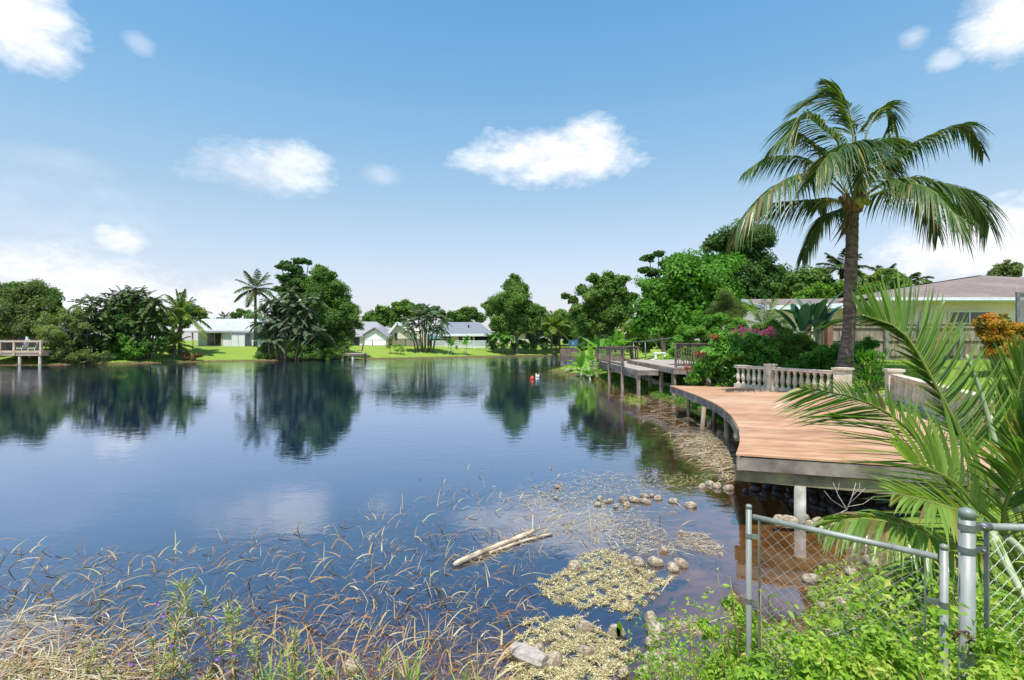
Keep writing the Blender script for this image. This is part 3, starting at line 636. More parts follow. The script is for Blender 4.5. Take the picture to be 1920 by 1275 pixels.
# stump in the gap, palm planter
def build_stump():
    p = Pt(1610, 740, 15.2); z = g1(p[0], p[1]); mb = MB(); r_ = np.random.default_rng(3)
    for k, (w_, h0, h1) in enumerate(((.11,-.1,.22),(.09,.22,.36),(.05,.36,.42))): mb.box(p[0]-w_, p[0]+w_*.9, p[1]-w_, p[1]+w_, z+h0, z+h1, .25*k)
    tag(mb.build('concrete_stump', M_concg, None, (p[0], p[1], z)), 'broken grey concrete stump in the grassy gap beside the balustrade pillar', 'stump')
build_stump()
PALM = (X(1594, 17.2), 17.2)
def build_planter():
    cx, cy = PALM[0], PALM[1]; t = thing('planter_ring', 'low grey stone edging ring around the foot of the coconut palm', 'planter', (cx, cy, g1(cx, cy)))
    z = g1(cx, cy); mb = MB(); n = 22
    for i in range(n):
        a = 2*math.pi*i/n; r = 1.25+.05*math.sin(3*a); c = (cx+r*1.25*math.cos(a), cy+r*.8*math.sin(a)); mb.box(c[0]-.17, c[0]+.17, c[1]-.08, c[1]+.08, z-.5, z+.10+.02*math.sin(i*2.1), a+math.pi/2)
    mb.build('edging', M_concg, t)
    mb = MB(); a = np.linspace(0, 2*math.pi, 40, endpoint=False); mb.prism([(cx+1.5*math.cos(q), cy+.97*math.sin(q)) for q in a], z-.4, z+.03); mb.build('soil', surf('planter_soil', (.04,.03,.02), (.12,.09,.06), 8, .95, .6), t)
build_planter()

# ================================================================ big coconut palm
def c6(x, y): return 1360+x/3.269, 130+y/3.269
def build_coconut_palm():
    D = 17.2; bx, by = PALM; bz = g1(bx, by)
    t = thing('coconut_palm', 'tall coconut palm with windblown crown and ringed trunk on the right lawn', 'palm tree', (bx, by, bz))
    path = smooth_path([Pt(1582, 690, D), Pt(1586, 655, D), Pt(1592, 600, D), Pt(1594, 520, D), Pt(1597, 450, D), Pt(1598, 400, D), Pt(1600, 380, D)], 90)
    path[:, 2] = np.linspace(bz-.25, path[-1, 2], 90)*.35 + path[:, 2]*.65
    s = np.linspace(0, 1, 90); rad = .185 + .26*np.exp(-s*11) + .035*np.exp(-((s-.97)/.05)**2); rad = rad*(1+.022*np.sign(np.sin(s*150)))
    mb = MB(); mb.tube(path, rad, 20); mb.build('trunk', M_cocobark, t)
    top = np.array(path[-1])
    def fr(pts, dzs, L=1.15, nl=64, hang=.95, **k):
        """pixel trace of the rachis with metres of depth offset"""
        P = [Pt(*c6(*p), D+d) for p, d in zip(pts, dzs)]; P[0] = top + np.array([(P[0][0]-top[0])*.5, (P[0][1]-top[1])*.3, .05])
        mb = MB(); frond(mb, P, L, int(nl*1.5), .060, hang, .035, nseg=4, **k); mb.build('frond', k.get('_m', M_palm), t)
    wl = (-.22, 0, -.05)
    fr([(760,800),(600,655),(520,638),(400,660),(250,760),(120,900),(85,945)], [0,-.3,-.5,-.8,-1.0,-1.0,-1.0], 1.2, 74, 1.0, yel=.11, brn=.12)
    fr([(740,810),(560,800),(400,810),(250,830),(140,880),(95,935)], [0,.3,.7,1.0,1.2,1.2], 1.1, 64, 1.1, yel=.09, brn=.05)
    fr([(780,760),(640,640),(520,560),(400,535),(250,545),(112,635)], [0,.4,.9,1.2,1.5,1.5], 1.0, 62, .95)
    fr([(790,740),(700,470),(600,365),(480,285),(400,380),(300,465)], [0,-.1,-.2,-.3,-.4,-.4], 1.25, 70, .8, wind=wl)
    fr([(800,730),(785,430),(745,280),(690,200),(600,160),(440,235)], [0,.3,.5,.6,.6,.6], 1.35, 74, .55, wind=(-.35,0,0), start=.22)
    fr([(810,730),(800,450),(770,290),(735,190),(680,130),(595,75)], [0,.5,1.0,1.2,1.3,1.3], .85, 50, .3, wind=(-.25,0,0), start=.3)
    fr([(815,730),(850,450),(900,320),(960,235),(1005,225),(1025,300),(1000,370)], [0,.2,.3,.4,.4,.4,.4], .8, 56, .7, start=.3, yel=.10)
    fr([(830,740),(900,640),(960,590),(1090,490),(1230,415),(1400,350),(1500,345),(1580,510)], [0,-.2,-.5,-.8,-1,-1.2,-1.2,-1.2], .95, 74, .95, start=.2)
    fr([(825,740),(860,560),(900,470),(980,425),(1060,440),(1085,500)], [0,.5,1.0,1.4,1.7,1.8], 1.0, 56, .9)
    fr([(840,790),(940,710),(1050,675),(1180,665),(1330,700),(1470,745),(1570,820),(1615,960)], [0,-.4,-.9,-1.2,-1.5,-1.6,-1.6,-1.6], 1.25, 84, 1.05, yel=.07, brn=.04)
    fr([(840,790),(950,750),(1060,720),(1180,735),(1260,850),(1300,1010)], [0,.5,1,1.4,1.6,1.6], 1.15, 66, 1.0, yel=.16, brn=.08)
    fr([(835,780),(1000,690),(1150,700),(1280,750),(1400,880),(1440,900)], [0,-.8,-1.6,-2.2,-2.6,-2.6], 1.1, 66, .9, yel=.06)
    fr([(800,770),(830,600),(835,500),(800,450),(720,480),(600,590),(560,640)], [0,-.6,-1.1,-1.5,-1.9,-2.2,-2.3], 1.35, 76, .8, wind=(-.1,0,0), yel=.05)
    fr([(810,770),(845,620),(850,520),(830,455),(840,560),(830,700)], [0,-.7,-1.3,-1.8,-2.3,-2.4], 1.1, 60, .6)
    fr([(760,830),(700,860),(620,890),(550,980),(500,1080),(475,1150)], [0,-.1,-.2,-.2,-.2,-.2], .75, 60, .9, yel=.09, brn=.08)
    fr([(770,830),(690,800),(600,790),(570,850)], [0,1,1.8,2.2], .8, 40, .8, yel=.15)
    fr([(760,760),(650,560),(560,470),(470,400),(420,420)], [0,1,1.6,2.0,2.1], 1.1, 56, .9)
    fr([(820,760),(900,690),(950,640),(1000,560),(1040,600)], [0,1,2,2.6,2.8], 1.0, 50, .9)
    fr([(790,760),(740,600),(700,520),(640,520),(560,620)], [0,-.9,-1.6,-2,-2.2], 1.1, 56, .8)
    # withered sheath hanging below the crown, fruit
    mb = MB(); n = 60
    P = top + np.stack([rng.uniform(-.30, -.05, n), rng.uniform(-.25, .2, n), rng.uniform(-.75, .0, n)], 1); dv = np.stack([rng.uniform(-.5, .1, n), rng.uniform(-.3, .3, n), -np.ones(n)], 1)
    Q, rr = strips(P, dv, rng.uniform(.3, .9, n), rng.uniform(.03, .08, n), .1, rng.uniform(.93, 1, n), 4, wind=(-.25, 0, 0)); mb.quads(Q, rr)
    mb.tube([top+[-.1,-.1,-.1], top+[-.32,-.1,-.5], top+[-.26,-.1,-.95], top+[-.42,-.1,-1.1]], [.05,.04,.03,.02], 6, rnd=1.0)
    mb.build('dead_sheath', M_palm, t)
    mb = MB()
    for i in range(14):
        a = i*2.4; p0 = top + [math.cos(a)*.16, math.sin(a)*.16, -.3]; p1 = top + [math.cos(a)*.40, math.sin(a)*.40, .25]; mb.tube([p0, (p0+p1)/2+[0,0,.05], p1], [.10,.07,.045], 6)
    mb.build('frond_base', M_fibre, t)
    for (dx, dz, r_) in ((-.06,-.02,.115),(.15,.02,.12),(.04,-.14,.10),(.26,-.08,.10)):
        mb = MB(); c = top+[dx, -.33, dz]; mb.lathe(c, [(.01,-r_*1.15),(r_*.6,-r_*.9),(r_*.95,-r_*.35),(r_,.1*r_),(r_*.8,r_*.7),(r_*.35,r_*1.1),(.01,r_*1.2)], 12); mb.build('coconut', M_coco, t)
build_coconut_palm()
def build_epiphyte():
    x, y = PALM[0]+.45, PALM[1]-.35; z = g1(x, y); t = thing('fern_shrub', 'leafy fern like shrub leaning against the coconut palm trunk', 'shrub', (x, y, z))
    mb = MB(); n = 380
    P = np.stack([rng.normal(x, .28, n), rng.normal(y, .25, n), z+rng.uniform(.3, 1.25, n)], 1); dv = nrm(np.stack([(P[:, 0]-x)*1.2+rng.normal(0, .4, n), rng.normal(-.2, .5, n), rng.uniform(.3, 1.2, n)], 1))
    Q, rr = strips(P, dv, rng.uniform(.25, .55, n), .05, .35, rng.uniform(0, .75, n), 3); mb.quads(Q, rr); mb.build('foliage', M_bright, t)
    mb = MB()
    for i in range(6): mb.tube([(x+.1*math.cos(i), y+.1*math.sin(i), z-.1), (x+.2*math.cos(i), y+.2*math.sin(i), z+1.0)], [.02, .012], 5)
    mb.build('stem', M_stem, t)
build_epiphyte()

# ================================================================ grey decks behind the red one
def baluster_rail(t, A, B, z, h, post_s, nb, mat, lattice=False):
    A = np.array(A, float); B = np.array(B, float)
    mb = MB(); mb.beam((*A, z+h), (*B, z+h), .13, .045); mb.beam((*A, z+h-.075), (*B, z+h-.075), .04, .09); mb.beam((*A, z+.12), (*B, z+.12), .04, .09); mb.build('handrail', mat, t)
    for s in post_s:
        p = A+(B-A)*s; mb = MB(); mb.box(p[0]-.05, p[0]+.05, p[1]-.05, p[1]+.05, z-.22, z+h-.022, math.atan2(*(B-A)[::-1])); mb.build('railing_post', mat, t)
    mb = MB()
    if not lattice:
        for i in range(nb): p = A+(B-A)*(i+.5)/nb; mb.box(p[0]-.018, p[0]+.018, p[1]-.018, p[1]+.018, z+.165, z+h-.12, math.atan2(*(B-A)[::-1]))
        mb.build('baluster_row', mat, t)
    else:
        Ln = np.linalg.norm(B-A); d = (B-A)/Ln; q = np.array([-d[1], d[0]]); hh = h-.28
        k = int(Ln/.26)
        for i in range(-6, k+1):
            for sg, off in ((1, .012), (-1, -.012)):
                s0, s1 = i*.26, i*.26+hh; z0, z1 = (z+.165, z+.165+hh) if sg > 0 else (z+.165+hh, z+.165)
                t0 = max(0, -s0/(s1-s0)); t1 = min(1, (Ln-s0)/(s1-s0))
                if t1 <= t0: continue
                a = (s0+(s1-s0)*t0, z0+(z1-z0)*t0); b = (s0+(s1-s0)*t1, z0+(z1-z0)*t1)
                pa = A+d*a[0]+q*off; pb = A+d*b[0]+q*off; mb.beam((*pa, a[1]), (*pb, b[1]), .01, .015, (q[0], q[1], 0))
        mb.build('lattice_panel', mat, t)
def planks(mb, poly, z, th, d, bw=.14, gap=.008):
    """boards along direction d filling a convex polygon"""
    poly = np.array(poly, float); d = np.array(d, float); d /= np.linalg.norm(d); q = np.array([-d[1], d[0]]); U, V_ = poly@d, poly@q
    def span(v):
        us = []
        for i in range(len(poly)):
            j = (i+1) % len(poly); a, b = V_[i], V_[j]
            if (a-v)*(b-v) <= 0 and a != b: us.append(U[i]+(U[j]-U[i])*(v-a)/(b-a))
        return (min(us), max(us)) if len(us) > 1 else None
    v = V_.min()+1e-4
    while v < V_.max()-.02:
        v2 = min(v+bw-gap, V_.max()-1e-4); s1, s2 = span(v), span(v2)
        if s1 and s2:
            C = [d*s1[0]+q*v, d*s1[1]+q*v, d*s2[1]+q*v2, d*s2[0]+q*v2]; VV = [(c[0], c[1], z-th) for c in C]+[(c[0], c[1], z) for c in C]
            mb.faces(VV, [(3,2,1,0),(4,5,6,7),(0,1,5,4),(1,2,6,5),(2,3,7,6),(3,0,4,7)], rng.uniform())
        v += bw
def build_grey_decks():
    t = thing('dock', 'low grey dock with a lattice railing beside the banana plants', 'dock', (6.6, 31, 0)); z = 1.28
    poly = [(6.4,25.9),(9.3,25.9),(9.3,37),(6.25,37)]
    mb = MB(); planks(mb, poly, z, .035, (1, 0)); mb.build('decking', M_greydeck, t)
    mb = MB(); mb.beam((6.37,25.85,z-.15), (6.22,37.05,z-.15), .05, .22); mb.beam((6.22,37.05,z-.15), (9.3,37.05,z-.15), .05, .22); mb.beam((6.37,25.85,z-.15),(7.4,25.85,z-.15),.05,.22); mb.build('fascia_board', M_greywood, t)
    mb = MB(); mb.beam((6.50,26,z-.38), (6.36,37,z-.38), .1, .2); mb.build('support_beam', M_greywood, t)
    for (x_, y_, zt) in ((6.20,37,z+1.02),(6.27,33,z+1.02),(6.31,29.3,z+1.02),(6.42,26.0,z-.03),(7.8,36.9,z-.03)):
        mb = MB(); mb.box(x_-.075, x_+.075, y_-.075, y_+.075, -.6, zt); mb.build('post', M_postwood, t)
    baluster_rail(t, (6.15,37.05), (6.26,28.6), z, 1.05, [], 0, M_darkwood, True)
    baluster_rail(t, (6.3,37.1), (9.2,37.1), z, 1.05, [.62, .97], 0, M_darkwood, True)
    t = thing('dock', 'upper grey dock with a brown baluster railing behind the leafy bush', 'dock', (8, 27, 0)); z = 1.52
    poly = [(7.45,23.6),(10.4,22.2),(12.4,26),(12,33.5),(7.6,33.5)]
    mb = MB(); planks(mb, poly, z, .035, (1, -.3)); mb.build('decking', M_greydeck, t)
    mb = MB(); mb.beam((7.43,23.55,z-.16), (7.55,33.5,z-.16), .05, .24); mb.beam((7.43,23.52,z-.16), (10.4,22.12,z-.16), .05, .24); mb.build('fascia_board', M_greywood, t)
    for (x_, y_) in ((7.62,28.2),(7.55,25.9),(7.55,23.9),(8.9,23.2),(9.9,22.7),(7.7,31.5),(9.4,27)):
        mb = MB(); mb.box(x_-.08, x_+.08, y_-.08, y_+.08, -.5, z-.28); mb.build('post', M_postwood, t)
    mb = MB(); mb.beam((7.9,31,.55), (8.1,24,.45), .06, .22); mb.beam((7.7,28,.48),(9.9,23.5,.50),.05,.16); mb.build('cross_brace', M_greywood, t)
    baluster_rail(t, (7.55,23.75), (9.6,22.75), z, 1.12, [.02], 20, M_darkwood)
    t = thing('dock', 'small low plank jetty on one post at the grassy spit', 'dock', (4.8, 42, 0)); 
    mb = MB(); planks(mb, [(4.4,42.2),(6.6,41.8),(6.7,42.6),(4.5,43)], .42, .09, (1, -.18), .2); mb.build('decking', M_greydeck, t)
    mb = MB(); mb.box(5.2, 5.36, 42.3, 42.45, -.5, .33); mb.build('post', M_greywood, t)
build_grey_decks()

# ================================================================ chain link gate and fence in front
def chainlink(mb, A, B, z0, z1, pitch=.052, r=.0011, jitter=.0):
    A = np.array(A, float); B = np.array(B, float); Ln = np.linalg.norm(B-A); d = (B-A)/Ln; q = np.array([-d[1], d[0]]); n = int(Ln/pitch); m = int((z1-z0)/(pitch*.5))
    for i in range(n+1):
        P = []
        for j in range(m+1):
            s = i*pitch + (pitch*.5 if j % 2 else 0)*(1 if True else 0)
            s = min(max(s, 0), Ln); o = (.0022 if j % 2 else -.0022); p = A+d*s+q*o
            P.append((p[0], p[1], z1-j*(z1-z0)/m))
        mb.tube(P, r, 4, False, False)
    for i in range(n+1):
        P = []
        for j in range(m+1):
            s = i*pitch - (pitch*.5 if j % 2 else 0); s = min(max(s, 0), Ln); o = (-.0022 if j % 2 else .0022); p = A+d*s+q*o
            P.append((p[0], p[1], z1-j*(z1-z0)/m))
        mb.tube(P, r, 4, False, False)
def cap(mb, x, y, z, r):
    mb.lathe((x, y, z), [(r*1.05,-r*.9),(r*1.07,-r*.1),(r*1.06,r*.05),(r*.95,r*.3),(r*.6,r*.55),(r*.25,r*.68),(.001,r*.72)], 18)
def band(mb, x, y, z, r, h=.020):
    mb.lathe((x, y, z), [(r+.0005,-h/2),(r+.0022,-h/2),(r+.0022,h/2),(r+.0005,h/2)], 18); mb.sm[-1] = np.zeros(len(mb.t[-1]), bool)
def build_gate():
    A = (X(1404, 2.36), 2.36); B = (X(1770, 1.9), 1.9); zr = 1.99
    t = thing('chain_link_gate', 'small open chain link gate with a sloping galvanised rail over the water edge', 'gate', (B[0], B[1], g1(*B)))
    zb = .86
    for (p, zt) in ((A, 2.035), (B, 2.035)):
        mb = MB(); mb.tube([(p[0], p[1], zb), (p[0], p[1], zt)], .0128, 16); cap(mb, p[0], p[1], zt, .0128); mb.build('frame_post', M_galv, t)
    mb = MB(); mb.tube([(A[0]+.014, A[1]-.012, zr), (B[0]-.014, B[1]+.012, zr)], .0118, 14); mb.build('frame_rail', M_galv, t); mb = MB(); mb.tube([(A[0], A[1], zb+.03), (B[0], B[1], zb+.03)], .0118, 12); mb.build('frame_rail', M_galv, t)
    A2 = np.array(A); B2 = np.array(B); u = (B2-A2)/np.linalg.norm(B2-A2); a = A2+u*.045; b = B2-u*.055
    for p in (a, b):
        mb = MB(); mb.beam((p[0], p[1], zb+.05), (p[0], p[1], zr+.005), .016, .006, (u[0], u[1], 0)); mb.build('tension_bar', M_galvd, t)
    mb = MB()
    for z in (1.90, 1.6, 1.25): mb = MB(); band(mb, A[0], A[1], z, .0128); mb.beam((A[0], A[1], z), (a[0], a[1], z), .008, .02); mb.build('tension_band', M_galvd, t)
    for z in (1.82, 1.55, 1.2): mb = MB(); band(mb, B[0], B[1], z, .0128); mb.beam((B[0], B[1], z), (b[0], b[1], z), .008, .02); mb.build('tension_band', M_galvd, t)
    mb = MB(); chainlink(mb, a, b, zb+.05, zr-.012); mb.build('wire_mesh', M_wire, t)
    mb = MB()
    for s in (.16, .42, .78): p = A2+(B2-A2)*s; mb.tube([(p[0], p[1], zr-.03), (p[0]-.012, p[1]-.018, zr), (p[0], p[1], zr+.019), (p[0]+.012, p[1]+.018, zr), (p[0]+.004, p[1], zr-.05)], .0013, 5)
    mb.build('tie_wire', M_wire, t)
def build_fence():
    C = (X(1813, 1.92), 1.92); E = (C[0]+1.3, 1.86); zt = 2.155; zr = 2.10
    t = thing('chain_link_fence', 'galvanised chain link fence with a thick capped post, in front of the young palm', 'fence', (C[0], C[1], g1(*C)))
    mb = MB(); mb.tube([(C[0], C[1], .3), (C[0], C[1], zt)], .0248, 24); cap(mb, C[0], C[1], zt, .0248); mb.build('post', M_galv, t)
    mb = MB(); mb.tube([(C[0]+.062, C[1], zr), (E[0], E[1], zr-.005)], .0135, 16); mb.build('top_rail', M_galv, t)
    mb = MB(); mb.tube([(C[0]+.045, C[1], zr), (C[0]+.085, C[1], zr)], .0158, 14); mb.beam((C[0]+.02, C[1]-.006, zr), (C[0]+.055, C[1]-.006, zr), .012, .024); mb.build('rail_end', M_galvd, t)
    mb = MB()
    for z in (zr, zr-.085, 1.62, 1.2): mb = MB(); band(mb, C[0], C[1], z, .0248, .024); mb.beam((C[0]+.03, C[1]-.004, z), (C[0]+.075, C[1]-.004, z), .006, .022); mb.tube([(C[0]+.052, C[1]-.02, z), (C[0]+.052, C[1]+.012, z)], .0045, 6); mb.build('tension_band', M_galvd, t)
    mb = MB(); mb.beam((C[0]+.072, C[1]-.002, .9), (C[0]+.072, C[1]-.002, zr-.01), .018, .006, (1, 0, 0)); mb.build('tension_bar', M_galvd, t)
    mb = MB(); chainlink(mb, (C[0]+.074, C[1]), E, .95, zr-.015); mb.build('wire_mesh', M_galvd, t)
    # rusty chain between gate and post
    B = (X(1770, 1.9), 1.9); mb = MB()
    for i in range(9):
        s = i/8; c = np.array([B[0]+.012+(C[0]-.02-B[0])*s, 1.885-.03*math.sin(math.pi*s), 1.70+.035*math.sin(s*5)]); a = np.linspace(0, 2*math.pi, 10); ax = i % 2
        mb.tube([c+np.array([.012*math.cos(q), .006*math.sin(q)*(1-ax), .008*math.sin(q)*ax + .002]) for q in a], .0035, 6, False)
    tag(mb.build('chain', M_rust, None, (B[0], 1.885, 1.7)), 'short rusty chain looped between the gate and the thick fence post', 'chain')
build_gate(); build_fence()

# ================================================================ young coconut palm, right edge
def build_young_palm():
    bx, by = 3.75, 3.55; bz = g1(bx, by)
    t = thing('young_palm', 'young coconut palm with long arching fronds behind the chain link fence', 'palm tree', (bx, by, bz))
    b = np.array([bx, by, bz+.25])
    mb = MB(); mb.tube([(bx, by, bz-.2), (bx, by, bz+.5)], [.16, .10], 12); mb.build('trunk', M_fibre, t)
    def fr(pts, L, nl, hang, **k):
        P = [b]+[Pt(*p) for p in pts]; mb = MB(); mat = k.pop('mat', M_young); r = k.pop('r', .02); W = k.pop('W', .030); mb_ = frond(mb, P, L, int(nl*1.3), W, hang, r, nseg=5, fold=.35, racol=k.pop('racol', .8), **k); mb.build('frond', mat, t)
    # tall fan: leaflets combed upward on one side and folded along the rib on the other
    fr([(1868,930,3.62),(1800,810,3.6),(1745,705,3.6),(1690,620,3.6),(1612,589,3.6)], .47, 66, -.0, start=.32, both=(1,), fwd=.15, sidev=(0,-1,.05), lift=0, wind=(-.12,0,.22), yel=.05, brn=.02)
    fr([(1868,930,3.66),(1800,810,3.64),(1745,705,3.64),(1690,620,3.64),(1616,592,3.64)], .32, 60, .12, start=.32, both=(-1,), fwd=1.9, sidev=(0,-1,.05), lift=0, yel=.04, brn=.01)
    # low frond reaching left over the deck
    fr([(1880,1035,3.5),(1800,935,3.45),(1740,850,3.4),(1680,785,3.4),(1600,745,3.4),(1506,727,3.4)], .78, 66, .04, start=.18, both=(-1,), fwd=1.05, sidev=(0,-1,.1), lift=0, yel=.06, rb=(.1,.8))
    fr([(1880,1035,3.5),(1800,935,3.45),(1740,850,3.4),(1680,785,3.4),(1600,745,3.4),(1506,727,3.4)], .24, 50, .0, start=.25, both=(1,), fwd=.7, sidev=(0,-1,.1), lift=0, yel=.07)
    # nearly level fronds, backlight put into the colour as yellower leaflets
    fr([(1870,985,3.3),(1830,950,3.2),(1790,905,3.1),(1745,880,3.0),(1700,865,2.9)], .55, 26, .04, start=.25, both=(1,), fwd=.35, sidev=(0,-1,.2), lift=0, rb=(.4,.8), yel=.08, wind=(-.3,0,.1))
    fr([(1860,1000,3.1),(1800,960,3.0),(1740,940,2.9),(1680,925,2.85)], .42, 26, .2, start=.25, both=(1,-1), fwd=1.1, sidev=(0,-.6,.8), rb=(.3,.7), W=.024)
    # drying frond with curled brown tips
    fr([(1840,1035,3.2),(1760,1012,3.05),(1690,985,2.95),(1610,972,2.9),(1545,985,2.9)], .30, 44, .75, start=.2, both=(1,-1), fwd=1.0, sidev=(0,-.5,.9), yel=.11, brn=.2, lift=.3)
    # fronds leaving the frame on the right
    fr([(1893,860,3.7),(1902,780,3.75),(1914,710,3.8),(1935,670,3.8)], .34, 56, .0, start=.2, both=(1,), fwd=.75, sidev=(0,-1,0), lift=0, wind=(0,0,.1), rb=(0,.6))
    fr([(1893,860,3.7),(1902,780,3.75),(1914,710,3.8),(1935,670,3.8)], .45, 60, .0, start=.2, both=(-1,), fwd=1.0, sidev=(0,-1,0), lift=0)
    fr([(1915,880,3.3),(1940,800,3.2),(1980,740,3.1)], .4, 50, .05, start=.25, both=(1,-1), fwd=1.3, sidev=(0,-1,0), lift=0, rb=(0,.5))
    fr([(1885,900,3.8),(1872,820,3.9),(1868,770,4.0),(1872,730,4.0)], .30, 40, .0, start=.35, both=(1,), fwd=1.3, sidev=(0,-1,0), lift=0)
    fr([(1885,1000,3.3),(1905,900,3.1),(1955,830,2.9)], .6, 36, .25, start=.15, both=(1,-1), fwd=1.0, rb=(0,.6))
    fr([(1790,1060,3.2),(1720,1080,3.1),(1690,1130,3.1)], .35, 26, .7, start=.2, both=(1,-1), fwd=1.0, yel=.15, brn=.1)
    for pts in ([(1908,960,3.5),(1880,880,3.55),(1840,740,3.6),(1812,665,3.6)], [(1990,1090,3.2),(1950,980,3.3),(1908,850,3.5)], [(1860,1000,3.0),(1905,1090,2.7),(1960,1180,2.5)], [(1890,1010,3.2),(1925,1040,2.9),(1990,1110,2.7)]):
        P = smooth_path([Pt(*p) for p in pts], 12); mb = MB(); mb.tube(P, np.linspace(.026, .008, 12), 8); mb.build('leaf_stalk', M_petiole, t)
build_young_palm()
def build_twig():
    p = On(1565, 985, .25); t = thing('dead_branch', 'bare grey dead branch on the bank below the red dock front', 'branch', (p[0], p[1], .2)); mb = MB()
    D = p[1]
    def seg(pts, r): mb.tube([Pt(a, b_, D+c_) for a, b_, c_ in pts], [r, r*.6, r*.4][:len(pts)], 5)
    seg([(1588,955,0),(1598,930,0),(1605,905,0)], .008); seg([(1588,955,0),(1572,930,.1),(1562,905,.1)], .006); seg([(1592,945,0),(1610,928,-.1),(1622,915,-.1)], .005)
    seg([(1588,955,0),(1560,938,-.1),(1545,920,-.1)], .005); seg([(1590,950,0),(1618,945,0),(1640,930,0)], .005); seg([(1580,940,.05),(1570,925,0),(1574,905,0)], .004); seg([(1588,955,0),(1560,970,0),(1548,985,0)], .008); seg([(1598,930,0),(1612,915,.1),(1612,905,.1)],.004)
    mb.build('bough', M_twig, t)
build_twig()
# ================================================================ houses across the lake
def gable_roof(mb, x0, x1, y0, y1, ze, zr, along='x', hip=0, oh=.5, th=.12):
    x0 -= oh; x1 += oh; y0 -= oh; y1 += oh
    if along == 'x':
        ym = (y0+y1)/2; V = [(x0,y0,ze),(x1,y0,ze),(x1,y1,ze),(x0,y1,ze),(x0+hip,ym,zr),(x1-hip,ym,zr)]; fs = [(0,1,5,4),(2,3,4,5),(1,2,5),(3,0,4)]
    else:
        xm = (x0+x1)/2; V = [(x0,y0,ze),(x1,y0,ze),(x1,y1,ze),(x0,y1,ze),(xm,y0+hip,zr),(xm,y1-hip,zr)]; fs = [(1,2,5,4),(3,0,4,5),(0,1,4),(2,3,5)]
    W_ = [(x, y, z-th) for x, y, z in V[:4]]
    mb.faces(V+W_, fs+[(6+0,6+1,1,0),(7,8,2,1),(8,9,3,2),(9,6,0,3),(9,8,7,6)])
def window(t, x0, x1, y, z0, z1, mullions=1, frame=M_trim, glass=M_glass, fw=.07, name='window'):
    mb = MB(); fr_ = MB()
    for (a, b, c, d) in ((x0,x1,z0,z0+fw),(x0,x1,z1-fw,z1),(x0,x0+fw,z0+fw,z1-fw),(x1-fw,x1,z0+fw,z1-fw)): fr_.box(a, b, y-.05, y+.02, c, d)
    for i in range(mullions): xm = x0+(x1-x0)*(i+1)/(mullions+1); fr_.box(xm-fw/2, xm+fw/2, y-.048, y+.018, z0+fw, z1-fw)
    o = fr_.build(name, frame, t); g = MB(); g.box(x0+fw, x1-fw, y-.015, y+.01, z0+fw, z1-fw); g.build('pane', glass, o); return o
def pxbox(D, px0, px1): return X(px0, D), X(px1, D)
def house_white_long():
    D = 84; x0, x1 = pxbox(D, 352, 560); zg = 1.75; ze = Z(620, D)
    t = thing('house', 'long low house with a pale flat pitched roof behind the short palms', 'house', ((x0+x1)/2, D, zg))
    mb = MB(); xm = X(416, D)
    mb.box(xm, x1, D, D+8, zg-.5, ze-.12); mb.box(x0+.6, xm, D+1.8, D+8, zg-.5, ze-.13); mb.build('wall', M_greyw, t)
    mb = MB(); gable_roof(mb, x0, x1, D, D+9, ze, Z(598, D+5), 'x', 0, .5, .3); mb.build('roof', M_roofw, t)
    window(t, X(376,D), X(406,D), D+1.75, zg+.05, zg+2.25, 1, name='sliding_door')
    window(t, X(434,D), X(442,D), D-.03, zg+1.5, zg+2.15, 1, fw=.12)
    window(t, X(478,D), X(498,D), D-.03, zg+1.2, zg+2.15, 1, frame=M_black, fw=.05)
    for px in (361, 416): mb = MB(); xx = X(px, D); mb.box(xx-.09, xx+.09, D-.1, D+.08, zg-.3, ze-.14); mb.build('porch_post', M_newwood, t)
    xs = X(444,D), X(469,D); D2 = D-1.6
    s = thing('garden_shed', 'grey flat topped garden shed against the long pale roofed house', 'shed', (xs[0], D2, zg)); mb = MB()
    mb.box(xs[0], xs[1], D2, D2+1.4, zg-.4, zg+1.95); mb.build('wall', surf('shed_panel', (.28,.29,.31), (.36,.37,.39), 3, .6, .1, stretch=(8,1,1)), s)
    mb = MB(); mb.box(xs[0]-.1, xs[1]+.1, D2-.1, D2+1.5, zg+1.955, zg+2.05); mb.build('roof', M_roofw, s)
    for k in (0, 1): mb = MB(); w_ = (xs[1]-xs[0])/2; mb.box(xs[0]+w_*k+.06, xs[0]+w_*(k+1)-.04, D2-.04, D2-.005, zg-.1, zg+1.85); mb.build('door', M_greyw, s)
house_white_long()
